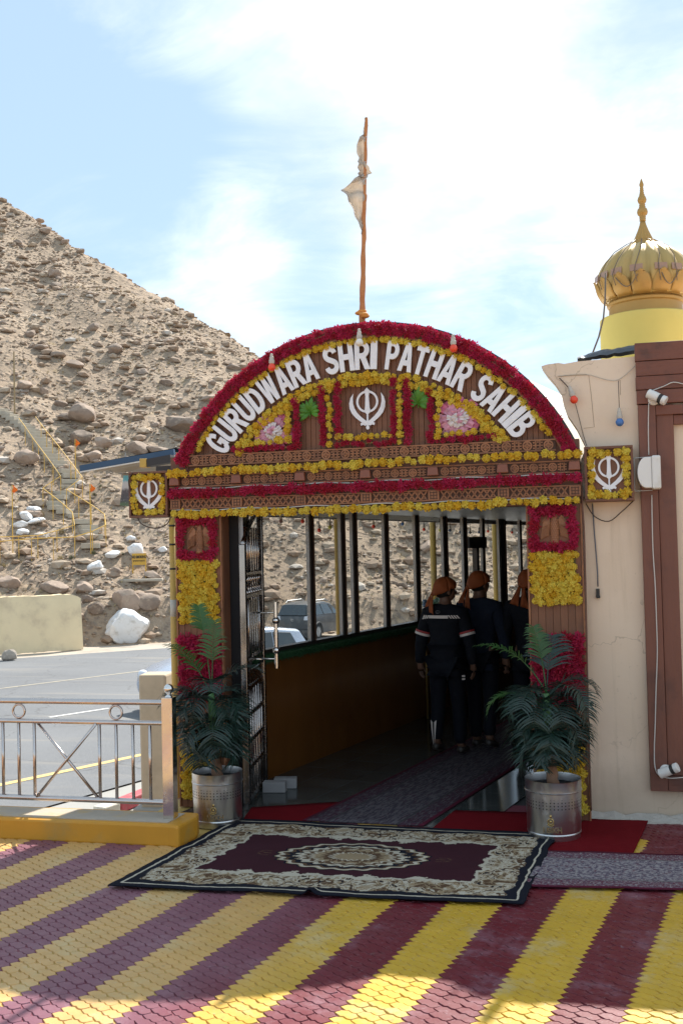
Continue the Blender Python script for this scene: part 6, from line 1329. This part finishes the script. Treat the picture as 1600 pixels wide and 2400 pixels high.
# ================================================================== PEOPLE walking into the walkway
skin = mat('skin', (.15, .075, .045), .55, var=.1); hair = mat('black_hair', (.012, .010, .009), .6)
def skinmesh(name, nodes, edges, m, parent, sub=2, root=0, fing=None):
    """nodes: {key: ((x, y, z), (rx, ry))}; a Skin modifier grows the surface"""
    keys = list(nodes); idx = {k: i for i, k in enumerate(keys)}; me = bpy.data.meshes.new(name); me.from_pydata([nodes[k][0] for k in keys], [(idx[a], idx[b]) for a, b in edges], []); me.materials.append(m)
    o = bpy.data.objects.new(name, me); link(o, parent); md = o.modifiers.new('skin', 'SKIN'); md.use_smooth_shade = True
    sv = me.skin_vertices[0].data if me.skin_vertices else None
    if sv is None:
        import bmesh; b = bmesh.new(); b.from_mesh(me); b.verts.layers.skin.verify(); b.to_mesh(me); b.free(); sv = me.skin_vertices[0].data
    seen = set(); adj = {}
    for a, b in edges: adj.setdefault(a, []).append(b); adj.setdefault(b, []).append(a)
    for k in keys:
        r = nodes[k][1]; sv[idx[k]].radius = r if isinstance(r, tuple) else (r, r); sv[idx[k]].use_root = False
    for k in keys:                                              # one root in every connected piece
        if k in seen: continue
        sv[idx[k]].use_root = True; stack = [k]
        while stack:
            q = stack.pop()
            if q in seen: continue
            seen.add(q); stack += adj.get(q, [])
    sb = o.modifiers.new('sub', 'SUBSURF'); sb.levels = sb.render_levels = sub; return o
def person(label, px, py, H, rz, jk, tr, scarf, step, head_turn, arms, detail=None):
    base = onz(px, py); T = thing('person', label, 'person', (base.x, base.y, .016), 'visitors walking into the walkway', rz); s_ = H/1.75
    def S(x, y, z): return (x*s_, y*s_, z*s_)
    sw = step
    J = {'hip': (S(0,0,.95), (.15,.11)), 'waist': (S(0,.01,1.10), (.145,.105)), 'chest': (S(0,.0,1.30), (.165,.115)), 'sh': (S(0,-.01,1.43), (.12,.09)), 'neck': (S(0,0,1.52), (.055,.058)), 'head0': (S(0,.02,1.60), (.068,.085)), 'head1': (S(0,.012,1.68), (.074,.090)), 'head2': (S(0,0,1.735), (.045,.055))}
    E_ = [('hip','waist'),('waist','chest'),('chest','sh'),('sh','neck'),('neck','head0'),('head0','head1'),('head1','head2')]
    for sd, nm in ((-1, 'l'), (1, 'r')):
        f_ = sw*sd
        J.update({nm+'th': (S(sd*.095,0,.90), (.088,.092)), nm+'kn': (S(sd*.10,.10*f_+.02,.49), .060), nm+'an': (S(sd*.105,.22*f_-.02*(f_ < 0),.09+.05*(f_ < 0)), .042), nm+'to': (S(sd*.115,.22*f_+.14,.035), (.038,.026))})
        E_ += [('hip',nm+'th'),(nm+'th',nm+'kn'),(nm+'kn',nm+'an'),(nm+'an',nm+'to')]
        ax, ay, az = arms[0 if sd < 0 else 1]
        J.update({nm+'sh': (S(sd*.185,-.01,1.415), .062), nm+'el': (S(sd*.255+ax*.4,ay*.4-.02,1.14), .045), nm+'wr': (S(sd*.265+ax,ay,.90+az), .030), nm+'ha': (S(sd*.262+ax,ay+.015,.84+az), (.022,.038))})
        E_ += [('sh',nm+'sh'),(nm+'sh',nm+'el'),(nm+'el',nm+'wr'),(nm+'wr',nm+'ha')]
    body = skinmesh('body', J, E_, skin, T)
    for sd, nm in ((-1, 'l'), (1, 'r')):                          # five separate, unequal, slightly curled fingers
        h0 = Vector(J[nm+'ha'][0]); fj, fe = {}, []
        for k, (dy, L_) in enumerate(((.030, .068), (.011, .078), (-.009, .074), (-.028, .058))):
            a = h0+Vector((0, dy, -.012)); fj.update({'a%d' % k: (tuple(a), .0095), 'b%d' % k: (tuple(a+Vector((-sd*.004, 0, -L_*.45))), .0088), 'c%d' % k: (tuple(a+Vector((-sd*.016, 0, -L_*.78))), .008), 'd%d' % k: (tuple(a+Vector((-sd*.030, 0, -L_*.95))), .006)}); fe += [('a%d' % k, 'b%d' % k), ('b%d' % k, 'c%d' % k), ('c%d' % k, 'd%d' % k)]
        a = h0+Vector((-sd*.008, .034, .022)); fj.update({'t0': (tuple(a), .011), 't1': (tuple(a+Vector((-sd*.010, .020, -.028))), .0095), 't2': (tuple(a+Vector((-sd*.018, .024, -.056))), .007)}); fe += [('t0', 't1'), ('t1', 't2')]
        skinmesh('fingers', fj, fe, skin, body, 1)
    jn = {k: (J[k][0], tuple(q*1.0+.022 for q in (J[k][1] if isinstance(J[k][1], tuple) else (J[k][1],)*2))) for k in ('hip','waist','chest','sh','lsh','rsh','lel','rel','lwr','rwr')}
    jn['hem'] = (S(0,0,.88), (.172,.132)); jn['collar'] = (S(0,-.005,1.525), (.072,.072)); jn['hip'] = (J['hip'][0], (.17,.13)); jn['waist'] = (J['waist'][0], (.162,.122)); jn['chest'] = (J['chest'][0], (.192,.137)); jn['sh'] = (J['sh'][0], (.15,.112))
    skinmesh('jacket', jn, [('hem','hip'),('hip','waist'),('waist','chest'),('chest','sh'),('sh','collar'),('sh','lsh'),('sh','rsh'),('lsh','lel'),('rsh','rel'),('lel','lwr'),('rel','rwr')], jk, T)
    tn = {k: (J[k][0], tuple(q+.016 for q in (J[k][1] if isinstance(J[k][1], tuple) else (J[k][1],)*2))) for k in ('hip','lth','rth','lkn','rkn','lan','ran')}
    tn['lan'] = (tn['lan'][0], .066); tn['ran'] = (tn['ran'][0], .066)
    skinmesh('trousers', tn, [('hip','lth'),('hip','rth'),('lth','lkn'),('rth','rkn'),('lkn','lan'),('rkn','ran')], tr, T)
    for nm in 'lr':
        an, to = Vector(J[nm+'an'][0]), Vector(J[nm+'to'][0]); g_ = {'h': (tuple(an+Vector((0,-.045,-.045))), (.043,.040)), 'm': (tuple(an.lerp(to, .45)+Vector((0,0,-.012))), (.047,.036)), 't': (tuple(to+Vector((0,.02,.0))), (.044,.028))}; skinmesh('shoe', g_, [('h','m'),('m','t')], mat('dark_shoe', (.035, .028, .024), .5), T, 2)
    # head: face, ears, hair, tied scarf
    Hd = bpy.data.objects.new('head_gear', None); link(Hd, T); Hd.location = S(0, .005, 1.655); Hd.rotation_euler = (0, 0, head_turn)
    g = G(); g.ball((0, -.012, .004), .103, 20, 14, (.86, .98, .95)); g.v = [v for v in g.v]; o = ob('hair', g, hair, Hd, smooth=True, world=False)
    g = G(); g.ball((0, .045, -.030), .082, 16, 12, (.80, .78, 1.05)); g.ball((0, .118, -.030), .016, 8, 6, (.8, 1, 1.3)); g.ball((0, .095, -.072), .022, 8, 6, (1.2, .6, .5))
    ob('face', g, skin, Hd, smooth=True, world=False)
    for sd in (-1, 1):
        g = G(); g.ball((sd*.084, .005, -.022), .026, 8, 6, (.4, .8, 1.2)); ob('ear', g, skin, Hd, smooth=True, world=False)
        g = G(); g.ball((sd*.030, .103, -.006), .010, 8, 6); ob('eye', g, mat('eye_white', (.6, .58, .55), .3), Hd, smooth=True, world=False)
    def capf(a, b):
        th = 2*pi*a; ph = b*pi*.56; k = 1+(.04*sin(th*3+b*7)+.035*sin(th*7-b*11+1)+.03*noise.noise((cos(th)*2.5, sin(th)*2.5, b*5)))*b; r = .116*k; z = r*cos(ph)*.98+.012; x = r*sin(ph)*cos(th)*.90; y = r*sin(ph)*sin(th)*1.04-.008; return (x, y, z-.045*b*b*(sin(th) < -.2)*abs(sin(th))+.02*b*(sin(th) > 0))
    g = G(); g.grid(32, 12, capf); o = ob('headscarf', g, scarf, Hd, smooth=True, world=False); md = o.modifiers.new('s', 'SOLIDIFY'); md.thickness = .006
    g = G(); g.ball((-.03, -.118, -.035), .026, 10, 8, (1.2, .8, 1)); ob('scarf_knot', g, scarf, Hd, smooth=True, world=False)
    for dx, L_, sw_ in ((-.055, .17, -.06), (-.015, .20, .01)):
        g = G(); g.grid(10, 4, lambda a, b: (dx+sw_*a+(b-.5)*(.03+.055*a), -.125-.035*sin(a*2.4)+.012*sin(b*6+a*4), -.035-L_*a-.03*b*a)); o = ob('scarf_tail', g, scarf, Hd, smooth=True, world=False); md = o.modifiers.new('s', 'SOLIDIFY'); md.thickness = .004
    if detail: detail(T, S, J)
    return T
scarf = mat('orange_scarf', (.27, .062, .010), .75, var=.2, scale=12, bump=.15)
navy = mat('black_riding_jacket', (.006, .007, .011), .8, spec=.2, var=.2, scale=8, bump=1.2, bscale=7); denim = mat('dark_denim', (.013, .018, .032), .9, spec=.2, var=.3, scale=10, bump=1.2, bscale=8); blackt = mat('black_trousers', (.005, .006, .010), .8, spec=.2, var=.2, scale=8, bump=1., bscale=7)
refl = mat('reflective_strip', (.66, .58, .53), .4, var=.05); redp = mat('red_patch', (.35, .03, .03), .6)
def riding(T, S, J):
    def patch(name, m, pts, n_=12, off=.0):                        # strips that follow the curve of the back
        g = G()
        def f(a, b):
            x = pts[0][0]+(pts[1][0]-pts[0][0])*a; x += (pts[3][0]-pts[0][0])*b*(1-a)+(pts[2][0]-pts[1][0])*b*a; z = (pts[0][1]*(1-a)+pts[1][1]*a)*(1-b)+(pts[3][1]*(1-a)+pts[2][1]*a)*b
            y = -(.150+off)*sqrt(max(.05, 1-(x/.30)**2)); return S(x, y, z)
        g.grid(n_, 2, f); o = ob(name, g, m, T, world=False); s2 = o.modifiers.new('s', 'SOLIDIFY'); s2.thickness = .004
    patch('reflective_band', refl, [(-.125, 1.375), (.085, 1.375), (.085, 1.405), (-.125, 1.405)])
    for k in range(4): patch('reflective_dash', refl, [(.108+.026*k, 1.375), (.124+.026*k, 1.375), (.098+.026*k, 1.407), (.084+.026*k, 1.407)], 3)
    for k in range(3): patch('reflective_dash', refl, [(-.158-.026*k, 1.372-.004*k), (-.140-.026*k, 1.372-.004*k), (-.124-.024*k, 1.405), (-.138-.024*k, 1.405)], 3)
    g = G(); g.tube([S(-.02+.022*cos(a), -.152, 1.440+.015*sin(a)) for a in [2*pi*k/16 for k in range(16)]], .003, 5, closed=True); g.beam(S(-.02, -.152, 1.425), S(-.02, -.152, 1.455), .004); ob('back_logo', g, mat('grey_print', (.10, .10, .11), .5), T, world=False)
    for sd, nm in ((-1, 'l'), (1, 'r')):
        a, b = Vector(J[nm+'sh'][0]), Vector(J[nm+'el'][0]); c = a.lerp(b, .62); M_ = (b-a).to_track_quat('Z', 'Y').to_matrix()
        for z_, hh, m_, nm2 in ((.0, .020, redp, 'sleeve_red_band'), (.022, .024, refl, 'sleeve_white_band')):
            g = G(); g.lathe([(.082, z_), (.081, z_+hh)], 20, c, M=M_, cap=False); 
            i0 = [f for f in g.f if sum(g.v[i][1] for i in f)/4 < c.y+.01]; g.f = i0; g.mi = [0]*len(i0); ob(nm2, g, m_, T, world=False)
    an, kn = Vector(J['lan'][0]), Vector(J['lkn'][0])
    for sg in (-1, 1):
        c = kn.lerp(an, .72); g = G(); y = c.y-.082; g.poly([(c.x+sg*.006, y, c.z-.12), (c.x+sg*.030, y+.006, c.z+.12), (c.x+sg*.008, y, c.z+.10)]); o = ob('calf_flash', g, refl, T, world=False); s2 = o.modifiers.new('s', 'SOLIDIFY'); s2.thickness = .004
    for z_ in (.80, .77): g = G(); g.box(S(.20, -.06, z_), (.03, .012, .016), rz=.5); ob('hip_flash', g, refl, T, world=False)
hd = -atan2(CD.x, CD.y)
person('person in a black riding jacket with white back stripe and orange headscarf', 1052, 1772, 1.74, hd-.02, navy, blackt, scarf, .25, -.75, ((-.02, -.02, 0), (.01, .02, 0)), riding)
person('person in a dark denim jacket and knotted orange headscarf, second from the left', 1132, 1760, 1.79, hd-.05, denim, blackt, scarf, -.35, -.5, ((.01, .03, 0), (0, .02, 0)))
person('person in dark clothes with orange headscarf, half hidden by the right pillar', 1250, 1768, 1.80, hd, navy, blackt, scarf, .2, .0, ((0, 0, 0), (0, 0, 0)))
# vase of red flowers and leaf wreath further in
p = C(4.6, 2.15); T = thing('flower_vase', 'tall vase of red artificial flowers behind the right pillar', 'vase', p)
g = G(); g.lathe([(.10, 0), (.13, .05), (.15, .4), (.09, .8), (.07, 1.1), (.09, 1.15)], 24, p); ob('vase', g, mat('vase_dark', (.10, .05, .03), .3), T, smooth=True)
rs = random.Random(6)
for k in range(26):
    a, e = rs.uniform(0, 6.28), rs.uniform(.5, 1.5); q = p+Vector((0, 0, 1.12)); L_ = rs.uniform(.45, .95); d_ = Vector((cos(a)*cos(e), sin(a)*cos(e), sin(e))); g = G(); g.tube([q, q+d_*L_*.6, q+d_*L_], .006, 5); o = ob('flower_stem', g, stem_g, T)
    g = G()
    for j in range(7): c = q+d_*L_*(.55+.07*j); n_ = Vector((rs.gauss(0,1), rs.gauss(0,1), rs.gauss(0,1))).normalized(); t_ = n_.orthogonal().normalized(); g.poly([c, c+t_*.035+n_*.02, c+n_*.07, c-t_*.035+n_*.02])
    ob('blossom', g, redf if k % 4 else mat('cream_blossom', (.6, .45, .25), .7), T)
# turbaned guard figure standing on the window ledge (small painted bracket) and green wreath by the first visitor
p = C(wt(1003, 1420), .03, SILL+.01); T = thing('leaf_wreath', 'small artificial fern hanging beside the first visitor', 'plant', p+Vector((0,0,.1))); rs = random.Random(12)
for k in range(14): frond(T, p+Vector((0, 0, .16)), rs.uniform(0, 6.28), rs.uniform(.2, 1.3), .26, 1.6, 9, .08, leaf_g, k, .009)
g = G(); g.lathe([(.04, 0), (.06, .1), (.065, .16)], 16, p); ob('cup', g, mat('cup_brown', (.12, .07, .04), .6), T, smooth=True)
p = C(wt(970, 1440), .10, 0); T = thing('gilded_staff', 'thin gilded post with blue and white knobs at the end of the ledge', 'post', p)
g = G(); g.tube([p, p+Vector((0, 0, 1.20))], .014, 12); ob('shaft', g, mat('gilt', (.38, .24, .08), .4, .5), T, smooth=True)
for k, (z, m_) in enumerate(((1.22, mat('knob_blue', (.10, .17, .26), .5)), (1.28, mat('knob_brown', (.16, .09, .06), .5)), (1.335, whitep), (1.385, MATS['knob_blue']), (1.43, MATS['knob_blue']))):
    g = G(); g.ball(p+Vector((0, 0, z)), .032-.004*(k > 3), 12, 8, (1, 1, .85)); ob('knob', g, m_, T, smooth=True)
